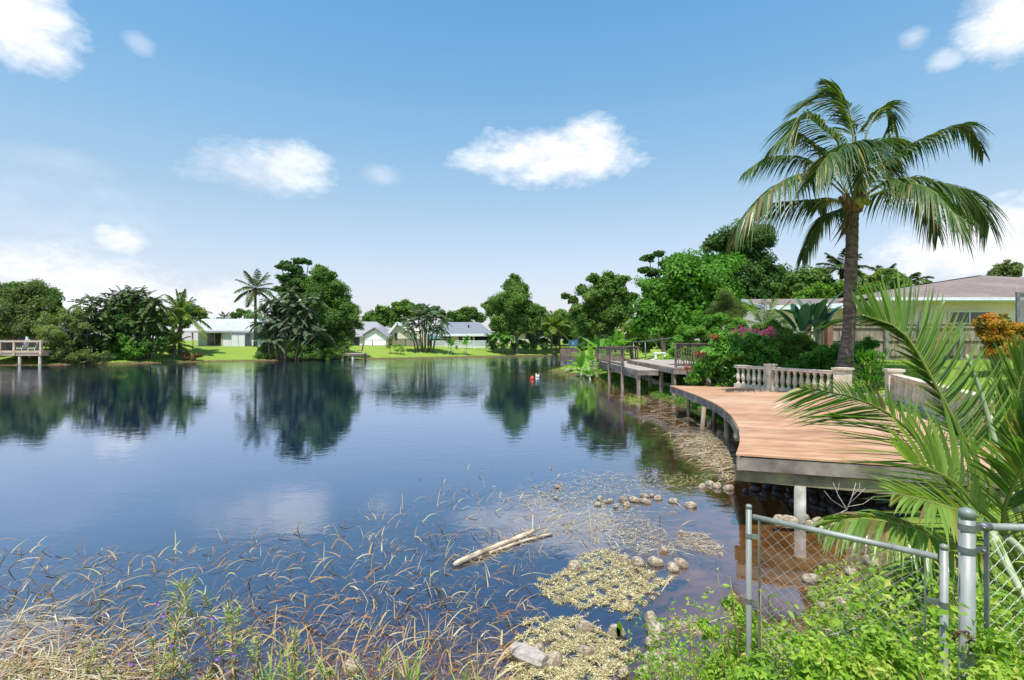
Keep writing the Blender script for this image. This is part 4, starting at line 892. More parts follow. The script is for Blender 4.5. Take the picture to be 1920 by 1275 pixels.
def house_white_gable():
    D = 92; zg = 1.75; t = thing('house', 'white house with grey gabled roof and dark double doors behind the small dock', 'house', (X(690,D), D, zg))
    x0, xm, x1 = X(628,D), X(692,D), X(724,D); mb = MB(); ze = Z(630, D)
    mb.box(x0, xm, D, D+7, zg-.5, ze-.05)
    ya = D-1.2; zp = Z(617, ya); xp = X(703, ya); V = [(X(684,ya),ya,zg-.5),(X(726,ya),ya,zg-.5),(X(726,ya),ya,Z(632,ya)),(xp,ya,zp),(X(684,ya),ya,Z(628,ya))]; V += [(a,D+7,c) for a,_,c in V]
    mb.faces(V, [(0,1,2,3,4),(9,8,7,6,5),(0,5,6,1),(1,6,7,2),(2,7,8,3),(3,8,9,4),(4,9,5,0)]); mb.build('wall', M_white, t)
    mb = MB(); gable_roof(mb, x0, X(722,D), D, D+9, ze, Z(603, D+4), 'x', 3.2, .5, .2)
    V = [(X(680,ya),ya-.4,Z(627,ya)),(xp,ya-.4,Z(613,ya)),(X(731,ya),ya-.4,Z(633,ya))]; V = V+[(a,D+6,c) for a,_,c in V]; V += [(a,b,c-.22) for a,b,c in V]
    mb.faces(V, [(0,1,4,3),(1,2,5,4),(9,10,7,6),(10,11,8,7),(0,6,7,1),(1,7,8,2),(2,8,11,5),(0,3,9,6)]); mb.build('roof', M_roofg, t)
    window(t, X(655,D), X(674,D), D-.03, zg, zg+2.1, 1, frame=M_black, fw=.12, name='double_door')
    mb = MB(); a = X(686,ya), X(722,ya); mb.box(a[0], a[1], ya-.4, ya-.03, zg-.2, zg+.30); mb.build('step', M_white, t)
house_white_gable()
def house_cream_gable():
    D = 92; zg = 1.75; t = thing('house', 'cream house end with a steep white trimmed gable and one small window', 'house', (X(752,D), D, zg))
    V = [(X(734,D),D,zg-.5),(X(800,D),D,zg-.5),(X(800,D),D,Z(626,D)),(X(746,D),D,Z(608,D)),(X(734,D),D,Z(621,D))]; V += [(a,D+8,c) for a,_,c in V]
    mb = MB(); mb.faces(V, [(0,1,2,3,4),(9,8,7,6,5),(0,5,6,1),(1,6,7,2),(2,7,8,3),(3,8,9,4),(4,9,5,0)]); mb.build('wall', M_cream, t)
    V = [(X(730,D),D-.5,Z(624,D)),(X(746,D),D-.5,Z(604,D)),(X(772,D),D-.5,Z(622,D))]; V = V+[(a,D+9,c) for a,_,c in V]; V += [(a,b,c-.3) for a,b,c in V]
    mb = MB(); mb.faces(V, [(0,1,4,3),(1,2,5,4),(9,10,7,6),(10,11,8,7),(2,8,11,5),(0,3,9,6)]); mb.build('roof', M_roofg, t)
    mb = MB(); mb.beam((X(730,D),D-.55,Z(625,D)), (X(746,D),D-.55,Z(605,D)), .1, .4); mb.beam((X(746,D),D-.55,Z(605,D)), (X(772,D),D-.55,Z(623,D)), .1, .4); mb.build('bargeboard', M_trim, t)
    window(t, X(740,D), X(745,D), D-.03, zg+1.1, zg+2.3, 0, frame=M_black, fw=.06)
house_cream_gable()
def house_blue_roof():
    D = 98; zg = 1.75; x0, x1 = X(800,D), X(916,D); ze = Z(626,D); t = thing('house', 'low house with slate blue hipped roof and deep open porch', 'house', ((x0+x1)/2, D, zg))
    mb = MB(); mb.box(x0, x1, D+2.5, D+9, zg-.5, ze-.2); mb.build('wall', M_black, t)  # shade of the deep porch put into a near-black wall colour
    mb = MB(); mb.box(X(797,D), X(838,D), D+.4, D+2.4, zg-.5, ze-.2); mb.build('side_wall', M_terra, t)
    mb = MB(); gable_roof(mb, x0, x1, D, D+9, ze, Z(604, D+4.5), 'x', 2.6, .6, .1); mb.build('roof', M_roofb, t)
    mb = MB(); mb.box(x0-.62, x1+.62, D-.66, D-.58, ze-.45, ze+.03); mb.build('fascia_board', M_trim, t)
    mb = MB(); mb.box(X(877,D+2), X(880,D+2), D+2, D+2.2, Z(613,D+2)-.1, Z(609,D+2)); mb.build('roof_vent', M_black, t)
    for px in (849, 856, 883, 886): mb = MB(); xx = X(px,D); mb.box(xx-.35, xx+.35, D+.2, D+.7, zg-.4, ze-.2); mb.build('porch_pillar', M_cream, t)
    p = thing('curtain', 'purple curtain hanging in the porch of the blue roofed house', 'curtain', (X(862,D), D+1.4, zg)); mb = MB()
    P = [(X(855,D)+.22*i, D+1.4+.06*(-1)**i) for i in range(9)]
    for a, b in zip(P[:-1], P[1:]): mb.faces([(*a,zg+.6),(*b,zg+.6),(*b,ze-.3),(*a,ze-.3)], [(0,1,2,3)])
    mb.build('cloth', surf('purple_cloth', (.22,.12,.22), (.30,.18,.30), 3, .9, .1), p)
    u = thing('patio_umbrella', 'closed teal patio umbrella beside the porch of the blue roofed house', 'umbrella', (X(808,D-2), D-2, zg)); mb = MB(); mb.lathe((X(808,D-2), D-2, zg), [(.03,-.3),(.03,1.2),(2.6,1.25),(2.55,1.32),(1.2,1.75),(.05,2.15)], 10); mb.build('canopy', M_teal, u)
house_blue_roof()
def house_edge():
    D = 108; zg = 1.75; t = thing('house', 'pale house mostly hidden behind the banana thicket and tall tree', 'house', (X(960,D), D, zg))
    mb = MB(); mb.box(X(922,D), X(1010,D), D, D+8, zg-.5, Z(622,D)); mb.build('wall', M_cream, t)
    mb = MB(); gable_roof(mb, X(922,D), X(1010,D), D, D+9, Z(622,D), Z(603,D+4), 'x', 4, .6); mb.build('roof', M_roofg, t)
house_edge()
def house_left():
    D = 74; zg = 1.6; t = thing('house', 'dark shaded house behind the wooden deck at the left edge', 'house', (X(20,D), D, zg))
    mb = MB(); mb.box(X(-120,D), X(70,D), D, D+7, zg-.5, Z(618,D)); mb.build('wall', M_black, t)  # outer wall, its shade put into the near-black colour
    mb = MB(); gable_roof(mb, X(-120,D), X(70,D), D, D+8, Z(618,D), Z(602,D+4), 'x', 3); mb.build('roof', M_roofg, t)
    mb = MB(); xx = X(51,D-1); mb.box(xx-.12, xx+.12, D-1.1, D-.9, zg-.3, Z(618,D)-.1); mb.build('porch_post', M_trim, t)
    D = 80; t = thing('house', 'blue grey house wall glimpsed between the left trees', 'house', (X(138,D), D, zg))
    V = [(X(120,D),D,zg-.5),(X(152,D),D,zg-.5),(X(152,D),D,Z(628,D)),(X(138,D),D,Z(613,D)),(X(120,D),D,Z(622,D))]; V += [(a,D+6,c) for a,_,c in V]
    mb = MB(); mb.faces(V, [(0,1,2,3,4),(9,8,7,6,5),(0,5,6,1),(1,6,7,2),(2,7,8,3),(3,8,9,4),(4,9,5,0)]); mb.build('wall', surf('bluegrey_wall', (.36,.40,.52), (.46,.5,.62), 2, .8, .1), t)
    mb = MB(); mb.beam((X(136,D),D-.3,Z(611,D)), (X(154,D),D-.3,Z(629,D)), 1.0, .25); mb.build('roof', M_roofg, t)
house_left()
# ---------------------------------------------------------------- left wooden deck
def left_deck():
    D = 57; t = thing('dock', 'raised pale wooden deck with railing on white posts at the left shore', 'dock', (X(20,D), D, 0)); z = Z(661, D)
    x0, x1 = X(-60,D), X(79,D); mb = MB(); mb.box(x0, x1, D, D+6, z-.35, z-.04); mb.build('frame', M_newwood, t)
    mb = MB(); planks(mb, [(x0,D-.1),(x1+.1,D-.1),(x1+.1,D+6),(x0,D+6)], z, .035, (1,0), .2); mb.build('decking', M_greydeck, t)
    mb = MB()
    for zz in (.12, 1.25): mb.beam((x0,D,z+zz), (x1,D,z+zz), .12, .2); mb.beam((x1,D,z+zz), (x1,D+6,z+zz), .12, .2)
    mb.build('handrail', M_newwood, t)
    for px in (-30, 1, 27, 77): mb = MB(); xx = X(px,D); mb.box(xx-.11, xx+.11, D-.11, D+.11, z-.3, z+1.4); mb.build('railing_post', M_newwood, t)
    mb = MB()
    for i in range(58): xx = x0+(x1-x0)*(i+.5)/58; mb.box(xx-.018, xx+.018, D-.018, D+.018, z+.2, z+1.16)
    mb.build('baluster_row', M_black, t)
    for px, dy in ((-30,0),(34,0),(72,0),(46,4),(-10,4)): mb = MB(); xx = X(px,D); mb.tube([(xx,D+dy+.2,-1),(xx,D+dy+.2,z-.34)], .15, 10); mb.build('piling', M_pile, t)
    # deck chairs
    for k, px in enumerate((40, 64)):
        xx = X(px, D+2); c = thing('deck_chair', ['pale reclining chair near the middle of the left deck', 'pale chair near the right end of the left deck'][k], 'chair', (xx, D+2, z), 'chairs on the left deck'); yy = D+2
        mb = MB(); mb.box(xx-.5, xx+.35, yy-.3, yy+.3, z+.38, z+.46); mb.build('seat', M_wplas, c)
        mb = MB(); mb.beam((xx+.35,yy,z+.42), (xx+.75,yy,z+1.45), .55, .06, (1,0,0)); mb.build('backrest', M_wplas, c)
        for sx in (-.45, .3):
            for sy in (-.25, .25): mb = MB(); mb.box(xx+sx-.03, xx+sx+.03, yy+sy-.03, yy+sy+.03, z, z+.38); mb.build('leg', M_wplas, c)
left_deck()
def mid_dock():
    D = 70.5; t = thing('dock', 'tiny weathered dock on white pilings right of the dense tree clump', 'dock', (X(661,D), D, 0)); z = Z(663, D)
    x0, x1 = X(640,D), X(682,D); mb = MB(); planks(mb, [(x0,D),(x1,D),(x1,D+3),(x0,D+3)], z, .05, (1,0), .2); mb.build('decking', M_greydeck, t)
    mb = MB(); mb.beam((x0,D-.03,z-.18), (x1,D-.03,z-.18), .08, .24); mb.build('fascia_board', M_darkwood, t)
    for px in (641.5, 661): mb = MB(); xx = X(px,D); mb.tube([(xx,D+.15,-1),(xx,D+.15,z-.06)], .17, 10); mb.build('piling', M_pile, t)
    for px in (641, 681): mb = MB(); xx = X(px,D); mb.box(xx-.09, xx+.09, D+1, D+1.18, -.5, z+ (1.0 if px < 650 else .1)); mb.build('post', M_darkwood, t)
    for k, (px, s) in enumerate(((647, -1), (675, 1))):
        xx = X(px, D+1.5); yy = D+1.5; c = thing('deck_chair', ['low dark wooden chair at the left end of the tiny dock', 'dark reddish high backed chair at the right end of the tiny dock'][k], 'chair', (xx, yy, z), 'chairs on the tiny dock')
        mb = MB(); mb.box(xx-.32, xx+.32, yy-.3, yy+.3, z+.36, z+.44); mb.build('seat', M_darkwood, c)
        mb = MB(); mb.beam((xx+s*.3,yy,z+.4), (xx+s*.45,yy,z+(1.35 if s > 0 else .85)), .55, .08, (1,0,0)); mb.build('backrest', M_terra if s > 0 else M_darkwood, c)
        for sx in (-.28, .28): mb = MB(); mb.box(xx+sx-.04, xx+sx+.04, yy-.26, yy-.2, z, z+.36); mb.build('leg', M_darkwood, c)
mid_dock()
# fences, far lawn
def far_fence(name, label, px0, px1, D, h, mat, step=2.2, slats=0, group=None):
    x0, x1 = X(px0,D), X(px1,D); zg = g1((x0+x1)/2, D); t = thing(name, label, 'fence', ((x0+x1)/2, D, zg), group); mb = MB()
    mb.beam((x0,D,zg+h), (x1,D,zg+h), .06, .07); mb.beam((x0,D,zg+.12), (x1,D,zg+.12), .05, .06)
    if slats:
        for i in range(slats): xx = x0+(x1-x0)*(i+.5)/slats; mb.box(xx-.025, xx+.025, D-.02, D+.02, zg+.1, zg+h)
    mb.build('rail', mat, t)
    for xx in np.arange(x0, x1+.01, step): mb = MB(); mb.box(xx-.05, xx+.05, D-.05, D+.05, zg-.3, zg+h+.05); mb.build('post', mat, t)
far_fence('metal_fence', 'white picket fence in front of the blue roofed house porch', 811, 916, 92, 1.35, M_trim, 2.5, 110)
far_fence('metal_fence', 'thin dark fence in front of the white gabled house', 646, 732, 88, 1.0, M_black, 2.4, 0)
far_fence('metal_fence', 'dark metal fence in front of the cream gabled house', 734, 790, 89, 1.3, M_black, 2.4, 60)
# ================================================================ right hand house, fence, screen
def house_right():
    zg = 1.88; t = thing('house', 'yellow house with low brown shingle roof behind the wooden fence', 'house', (28, 28, zg))
    ze = 5.08; mb = MB(); mb.box(20.6, 46, 28.2, 42, zg-.4, ze-.18); mb.build('wall', M_yell, t)
    mb = MB(); gable_roof(mb, 20.0, 46, 28.0, 44, ze, 7.35, 'x', 14, .8, .05); mb.build('roof', M_roofbr, t)
    mb = MB(); mb.beam((19.15,27.12,ze-.10), (46.8,27.12,ze-.10), .13, .16); mb.build('gutter', M_trim, t)
    mb = MB(); mb.box(19.2, 46.8, 27.2, 28.19, ze-.21, ze-.17); mb.build('soffit', M_trim, t)
    x_ = X(1770, 27.1); mb = MB(); mb.tube([(x_,27.12,ze-.18),(x_,27.15,ze-.35),(x_-.35,28.1,ze-.72),(x_-.35,28.12,zg)], .055, 8); mb.build('downspout', M_trim, t)
    window(t, X(1776,28.2), X(1856,28.2), 28.16, Z(608,28.2), Z(583,28.2), 1)
    window(t, X(1962,28.2), X(2010,28.2), 28.16, Z(628,28.2), Z(583,28.2), 1)
    # lower wing
    t = thing('house', 'lower yellow house wing with a broad pale fascia left of the shingle roof', 'house', (18.5, 31, zg)); ze = 4.86
    mb = MB(); mb.box(15.6, 20.55, 30.6, 38, zg-.4, ze-.2); mb.build('wall', M_yell, t)
    V = [(15.2,30.6,ze),(21.6,27.4,ze+.04),(24,36,5.72),(16.4,36.6,5.72)]; V += [(a,b,c-.06) for a,b,c in V]
    mb = MB(); mb.faces(V, [(0,1,2,3),(7,6,5,4),(0,4,5,1),(1,5,6,2),(2,6,7,3),(3,7,4,0)]); mb.build('roof', M_roofbr, t)
    mb = MB(); mb.beam((15.2,30.55,ze-.14), (21.6,27.33,ze-.10), .05, .26); mb.beam((15.15,30.6,ze-.14), (16.4,36.6,5.62), .05, .2); mb.build('fascia_board', M_trim, t)
    mb = MB(); mb.faces([(15.2,30.6,ze-.24),(21.5,27.5,ze-.24),(21.5,30.7,ze-.24),(15.2,30.7,ze-.24)], [(3,2,1,0)]); mb.build('soffit', M_trim, t)
house_right()
def wood_fence():
    D = 24.2; zg = 1.86; t = thing('wooden_fence', 'weathered board fence with stepped posts behind the right lawn', 'fence', (19, D, zg)); x0, x1 = X(1551,D), 27.5
    mb = MB(); x = x0; i = 0
    while x < x1:
        w_ = .145; dz = .02*math.sin(i*1.7); mb.box(x, x+w_-.008, D, D+.022, g1(x, D)-.02+.03*(i % 3 == 0), zg+1.68+dz); x += w_; i += 1
    mb.build('fence_boards', M_fencew, t)
    mb = MB()
    for z in (.25, .95, 1.55): mb.beam((x0,D-.03,zg+z), (x1,D-.03,zg+z), .055, .10)
    mb.beam((x0,D-.01,zg+1.73), (x1,D-.01,zg+1.73), .16, .04); mb.build('rail', M_fencew, t)
    for px in (1661, 1724, 1800, 1870): mb = MB(); xx = X(px,D-.12); mb.box(xx-.07, xx+.07, D-.20, D-.06, zg-.3, zg+1.8); mb.build('post', surf('fence_post', (.10,.12,.10), (.24,.25,.21), 3, .85, .3) if px == 1661 else MATS['fence_post'], t)
    mb = MB(); xx = X(1547,D); mb.box(xx-.12, xx+.12, D-.4, D-.1, zg-.3, zg+1.72); mb.box(xx-.15, xx+.0, D-.1, D+1.5, zg, zg+1.7); mb.build('corner_post', surf('reddish_board', (.16,.08,.05), (.30,.17,.11), 3, .8, .2, stretch=(2,2,.4)), t)
wood_fence()
def screen():
    D = 15.5; t = thing('screen_enclosure', 'aluminium framed screen enclosure cut off by the right edge of the photo', 'screen', (X(1908,D), D, 1.9)); x = X(1908,D); zt = Z(551,D)
    for xx, yy in ((x, D), (x+2.4, D)): mb = MB(); mb.box(xx-.04, xx+.04, yy-.03, yy+.03, 1.6, zt); mb.build('post', M_galvd, t)
    mb = MB(); mb.box(x-.05, x+4, D-.03, D+.03, zt, zt+.05); mb.build('beam', M_galvd, t)
    m, N, L = nmat('screen_cloth'); o = N.new('ShaderNodeOutputMaterial'); a = N.new('ShaderNodeBsdfTransparent'); b = N.new('ShaderNodeBsdfDiffuse'); b.inputs[0].default_value = (.22,.20,.24,1); q = N.new('ShaderNodeMixShader'); q.inputs[0].default_value = .55
    L.new(a.outputs[0], q.inputs[1]); L.new(b.outputs[0], q.inputs[2]); L.new(q.outputs[0], o.inputs[0])
    mb = MB(); mb.box(x+.052, x+4, D+.01, D+.014, 1.9, zt-.004); mb.build('mesh_cloth', m, t)
screen()
def right_path():
    mb = MB(); D0 = 39.5; P = [(9.7,D0),(16,D0+1.0),(16,D0+4.0),(9.9,D0+2.6)]
    V = [(x, y, g1(x, y)+.06) for x, y in P]; V += [(x, y, z-.3) for x, y, z in V]
    mb.faces(V, [(0,1,2,3),(7,6,5,4),(0,4,5,1),(1,5,6,2),(2,6,7,3),(3,7,4,0)])
    tag(mb.build('garden_path', M_path), 'pale path crossing the lawn beyond the grey docks', None, None, 'structure')
    t = thing('chain_link_fence', 'thin chain link fence crossing the lawn beyond the lattice dock', 'fence', (10, 37, 1.8))
    pts = [(X(1188,41),41,Z(642,41)),(X(1210,38.5),38.5,Z(640,38.5)),(X(1270,33),33,Z(632,33)),(X(1310,30),30,Z(628,30))]; mb = MB(); mb.tube(pts, .03, 8); mb.build('rail', M_galvd, t)
    for p in pts: mb = MB(); mb.tube([(p[0],p[1],g1(p[0],p[1])-.2),(p[0],p[1],p[2]+.02)], .035, 8); mb.build('post', M_galvd, t)
    x, y = X(1237,41), 41.; z = g1(x, y); t = thing('garden_bench', 'small white garden bench by the pale path', 'bench', (x, y, z)); mb = MB(); mb.box(x-.45, x+.45, y-.2, y+.2, z+.38, z+.46); mb.build('seat', M_wplas, t)
    for s in (-.35, .35): mb = MB(); mb.box(x+s-.06, x+s+.06, y-.15, y+.15, z-.05, z+.38); mb.build('leg', M_wplas, t)
right_path()

# ================================================================ trees, right side
G = 'garden trees on the right bank'
tree('mango_tree', 'large bright green dome shaped tree behind the grey docks', 44, [(1290,525,62),(1335,505,48),(1240,560,50),(1300,585,60),(1350,560,50),(1215,600,36),(1265,490,26),(1225,540,30),(1375,590,36),(1255,615,40),(1330,620,36)], M_bright, .30, (X(1290,45),45), .35, G, 1.25)
tree('shade_tree', 'tall dark green tree with a rounded top left of the coconut palm', 52, [(1385,460,52),(1340,455,26),(1430,445,32),(1415,500,46),(1450,525,40),(1375,520,44),(1410,560,50),(1465,565,34)], M_dark, .30, (X(1400,52),52), .4, G, 1.3)
tree('almond_tree', 'open tree with tiered branches above the left flank of the bright dome tree', 50, [(1215,484,17),(1235,476,15),(1250,494,20),(1207,506,15),(1225,512,20),(1235,530,24),(1240,550,26)], M_dark, .26, (X(1245,50),50), .2, G, 1.0, zr=.42, flat=.5)
tree('garden_tree', 'bushy mixed green tree between the dark tree and the palm trunk', 44, [(1500,530,34),(1530,520,24),(1475,545,26),(1550,535,22),(1520,555,30)], M_mid, .26, None, .2, G)
tree('garden_tree', 'yellowish green spreading tree directly behind the palm trunk', 38, [(1545,548,26),(1580,545,22),(1500,560,24),(1620,548,20),(1525,565,22)], M_lime, .2, None, .16, G, lo=0, hi=.55)
tree('garden_tree', 'rounded light green tree right of the palm trunk over the low wing', 40, [(1672,530,26),(1650,540,20),(1690,538,22),(1670,512,12)], M_mid, .22, None, .15, G, lo=.3, hi=1)
tree('garden_tree', 'olive topped tree peeking above the brown roof at the right edge', 50, [(1885,507,20),(1862,514,12),(1905,500,12),(1900,512,16)], M_olive, .25, None, .2, G)
tree('garden_tree', 'tiny dark tree top just above the ridge of the shingle roof', 60, [(1740,531,8),(1757,535,5)], M_dark, .3, None, .1, G)
palm('coconut_palm', 'mid distance coconut palm partly hidden behind the big palm trunk', 1577, 44, 505, .16, 16, 2.6, .7, M_palm, 'palms beyond the low wing', elr=(-.2,1.1))
palm('coconut_palm', 'pale mid distance palm just right of the big palm trunk', 1622, 43, 528, .16, 15, 2.4, .7, M_palmy, 'palms beyond the low wing', elr=(-.2,1.0))
palm('coconut_palm', 'small windblown palm beside the left end of the shingle roof', 1708, 44, 528, .14, 10, 1.9, .6, M_palm, 'palms beyond the low wing', elr=(-.1,1.0))
palm('coconut_palm', 'small palm crown half sunk behind the bright tree left of the low roof', 1655, 47, 520, .14, 12, 2.0, .6, M_palm, 'palms beyond the low wing')
tree('weeping_tree', 'fine leaved drooping shrub tree left of the young garden palm', 30, [(1365,565,26),(1350,585,24),(1385,580,24),(1365,600,26)], M_olive, .10, None, .06, G, 1.2, asp=.25, droop=1.2, lo=.2, hi=.8, core=False)
palm('garden_palm', 'young upright garden palm behind the bougainvillea', 1432, 25, 612, .12, 11, 1.9, .55, M_young, None, elr=(.35,1.3), W=.05, nl=34, drop=.25)
palm('garden_palm', 'low yellowish arching palm left of the bougainvillea flowers', 1412, 23.5, 636, .08, 12, 1.3, .4, M_palmy, None, elr=(.1,1.2), W=.04, nl=30)
palm('garden_palm', 'orange tinged feathery palm beside the banana like plant', 1470, 24, 628, .07, 9, 1.1, .35, M_palmy, None, elr=(.3,1.3), W=.035)
clump_palm('fan_palm', 'shaggy rounded palm right of the dark bamboo like tree', [(1186,612),(1176,620),(1197,622)], 48, M_palmy, None, 1.8, .6, 12, .06)
SB = 'shrubs on the right lawn edge'
def shrub(name, label, D, B, mat, leaf, cov=1.5, group=SB, **k):
    bl = pxblobs(B, D, .9); c = np.mean([b[0] for b in bl], axis=0); z = g1(c[0], D); t = thing(name, label, 'shrub', (c[0], D, z), group)
    mb = MB()
    for (q, r) in bl: mb.tube([(c[0], D, z-.1), ((c[0]+q[0])/2, (D+q[1])/2, (z+q[2])/2), tuple(q)], [.04,.03,.012], 5)
    mb.build('stem', M_bark, t); mb = MB(); crown(mb, bl, leaf, cov, **k); mb.build('foliage', mat, t); return t
shrub('garden_shrub', 'bright leafy shrub behind the brown baluster railing', 26.5, [(1310,607,22),(1335,612,20),(1290,622,20),(1345,600,16),(1322,626,20),(1275,640,16),(1268,660,16),(1288,655,20),(1322,655,24)], M_bright, .10, lo=.35, hi=1)
shrub('garden_shrub', 'light green shrub left of the bougainvillea behind the big bush', 24, [(1370,620,18),(1390,612,16),(1355,640,20),(1385,640,20)], M_bright, .09, lo=.3, hi=1)
shrub('trailing_bush', 'big glossy green bush spilling over beside the far end of the red dock', 20.6, [(1375,650,30),(1340,665,28),(1400,665,32),(1435,655,26),(1320,690,26),(1355,698,26),(1390,695,28),(1425,690,26),(1300,708,16),(1450,672,20),(1350,640,18),(1415,640,20)], M_vine, .17, 1.3, None, asp=.5, droop=1.2)
shrub('bougainvillea', 'bougainvillea shrub topped with pink flowers above the big bush', 22.5, [(1420,622,20),(1450,615,20),(1395,628,16),(1470,625,18),(1440,640,22)], M_mid, .08)
def bougain_flowers():
    par = [o for o in COL.objects if o.name.startswith('bougainvillea') and o.type == 'EMPTY'][0]; mb = MB()
    for (px, py, r) in ((1375,625,7),(1390,617,7),(1402,622,7),(1420,622,6),(1437,622,7),(1450,628,8),(1430,630,5),(1385,628,5),(1410,628,5),(1445,618,5)):
        c = Pt(px, py, 21.6); rr = r/F*21.6; n = 90; P = c + rng.normal(size=(n,3))*rr*.55; leaves(mb, P, unit(n), .06, rng.uniform(0,1,n), .8)
    mb.build('blossom', M_bougn, par)
bougain_flowers()
shrub('garden_shrub', 'dark palm leaved shrub in front of the bluish banana like plant', 20.5, [(1500,640,20),(1475,655,20),(1520,655,22),(1495,672,22),(1465,640,16)], M_mid, .13, asp=.3)
shrub('garden_shrub', 'dense green hedge mound left of the coconut palm foot', 19.5, [(1540,660,20),(1560,668,18),(1520,678,20),(1548,682,18),(1570,655,14),(1500,685,16),(1480,685,16)], M_bright, .09, lo=.2, hi=.9)
shrub('garden_shrub', 'low round green shrub right of the coconut palm foot', 18.6, [(1612,655,18),(1625,668,15),(1606,672,15),(1628,645,14)], M_bright, .09)
shrub('croton', 'orange and yellow croton shrub near the screen enclosure', 15, [(1850,612,22),(1875,606,20),(1895,618,20),(1860,632,24),(1890,640,26),(1840,605,14),(1870,655,22)], M_croton, .09, 1.5, None, asp=.45, lo=.2, hi=.95)
shrub('croton', 'yellow croton shrub cut by the right edge of the photo', 13.5, [(1930,620,20),(1915,655,24),(1940,650,26)], M_croton, .09, 1.5, None, asp=.45, lo=.4, hi=.8)
x_, y_ = X(1524,22.5), 22.5
banana('bird_of_paradise', 'tall plant with broad bluish upright leaves in front of the fence end', [(x_,y_,1.5),(x_-.35,y_+.3,1.2),(x_+.4,y_+.2,1.3)], M_bird, 1.6, .50, 8, elr=(.5,1.4), stemr=.09, drp=.3)
def bromeliad(px, py, D, label):
    p = Pt(px, py, D); n = 34; t = thing('bromeliad', label, 'bromeliad', p, 'red bromeliads around the big bush'); a = rng.uniform(0, 6.28, n); el = rng.uniform(.2, 1.2, n); mb = MB()
    Q, rr = strips(np.repeat(p[None], n, 0), np.stack([np.cos(a)*np.cos(el), np.sin(a)*np.cos(el), np.sin(el)], 1), rng.uniform(.3,.5,n), .055, .5, rng.uniform(0,1,n), 4, fold=.4); mb.quads(Q, rr); mb.build('leaf', M_brom, t)
    mb = MB(); mb.tube([p-[0,0,.35], p+[0,0,.05]], .03, 6); mb.build('stem', M_bark, t)
bromeliad(1340, 634, 20.5, 'red bromeliad above the right end of the brown railing')
bromeliad(1314, 666, 20.2, 'reddish bromeliad halfway down the left side of the big bush')
bromeliad(1288, 694, 20.0, 'lowest reddish bromeliad hanging below the upper grey dock')
bn = []
for (px, D, h) in ((1100,39,.8),(1112,38,1.0),(1125,40,1.3),(1090,37.5,.5),(1150,41,1.4),(1165,41.5,1.4),(1138,42,1.2),(1105,36,.3)): bn.append((X(px,D), D, h))
banana('banana_clump', 'bright green banana clump at the left end of the lattice dock', bn, M_banana, 1.7, .42, 8, elr=(.1,1.3), stemr=.09)
# green slope under the grey docks
def slope_cover():
    mb = MB(); n = 26000; P = np.stack([rng.uniform(6.2,12.5,n), rng.uniform(19,37,n)], 1); d = -sdist(P, WATER); P = P[(d > .05)]; z = gz(P[:,0],P[:,1]); P3 = np.column_stack([P, z+rng.uniform(0,.32,len(P))*np.clip(z*2,.3,1)])
    k = len(P3); leaves(mb, P3, nrm(np.array([-.3,-.3,.8])+rng.normal(size=(k,3))*.5), .13*rng.uniform(.6,1.3,k), rng.uniform(0,1,k)*(.4+.6*(np.sin(P3[:,0]*3)*np.sin(P3[:,1]*2)>0)), .5)
    tag(mb.build('ground_cover', M_bright), 'dense green ground cover on the bank under the grey docks', 'ground cover', None, 'stuff')
    mb = MB(); n = 15000; P = np.stack([rng.uniform(5.8,11,n), rng.uniform(8.6,19.5,n)], 1); d = -sdist(P, WATER); P = P[(d > .0) & (P[:,1] > 10.6)]; z = gz(P[:,0],P[:,1]); k = len(P); P3 = np.column_stack([P, z+rng.uniform(0,.25,k)])
    leaves(mb, P3, nrm(np.array([-.3,-.3,.8])+rng.normal(size=(k,3))*.5), .10*rng.uniform(.6,1.3,k), rng.uniform(0,.9,k), .5)
    tag(mb.build('ground_cover', M_bright), 'low leafy cover on the shaded bank under the red dock', 'ground cover', None, 'stuff')
slope_cover()

# ================================================================ trees across the lake
GF = 'trees across the lake'
tree('tall_tree', 'solitary tall green tree with a pointed crown right of the blue roofed house', 92, [(958,535,20),(978,545,18),(945,570,26),(965,560,30),(985,575,24),(925,578,22),(912,572,10),(1005,585,20),(1015,580,9),(960,590,28),(935,600,18),(985,600,22),(965,522,11),(955,615,24),(980,612,20),(930,612,16),(1000,605,16)], M_mid, .32, (X(968,92),92), .3, GF)
tree('bamboo_like_tree', 'shaggy mixed tree with several peaks left of the bright dome tree', 62, [(1113,522,16),(1142,520,17),(1165,527,16),(1128,535,22),(1155,540,22),(1092,540,12),(1110,555,26),(1140,550,26),(1165,560,24),(1060,555,9),(1075,562,12),(1085,585,26),(1120,590,32),(1155,595,30),(1100,615,26),(1140,620,26),(1175,580,20),(1185,555,12)], M_mid, .30, (X(1125,62),62), .4, GF, 1.3, lo=0, hi=1)
tree('leafy_tree', 'yellow green low tree between the solitary tree and the shaggy tree', 97, [(1050,590,16),(1062,600,16),(1040,600,12),(1065,615,18),(1035,615,12)], M_mid, .35, None, .15, GF, lo=.4, hi=1)
palm('coconut_palm', 'yellowish short palm on the bank left of the lattice dock', 1034, 94, 612, .2, 16, 4.4, 1.1, M_palmy, 'short palms across the lake', elr=(-.3,1.3))
tree('shrub_tree', 'small grey green shrub under the solitary tree', 94, [(1005,640,11),(995,632,10),(1010,625,9)], M_grey, .3, None, .1, GF)
clump_palm('banana_thicket', 'dense upright banana thicket left of the solitary tree trunk', [(918,632),(930,628),(940,632),(950,630),(958,636),(925,642),(945,642)], 90, M_bright, None, 1.7, .8, 6, .15)
tree('shade_tree', 'mid green rounded tree behind the cream gabled house', 112, [(745,578,16),(730,590,18),(760,580,18),(715,585,16),(700,595,16),(690,600,14),(780,590,18),(770,575,12),(740,600,20),(715,605,16)], M_mid, .5, None, .3, GF, lo=.1, hi=.9)
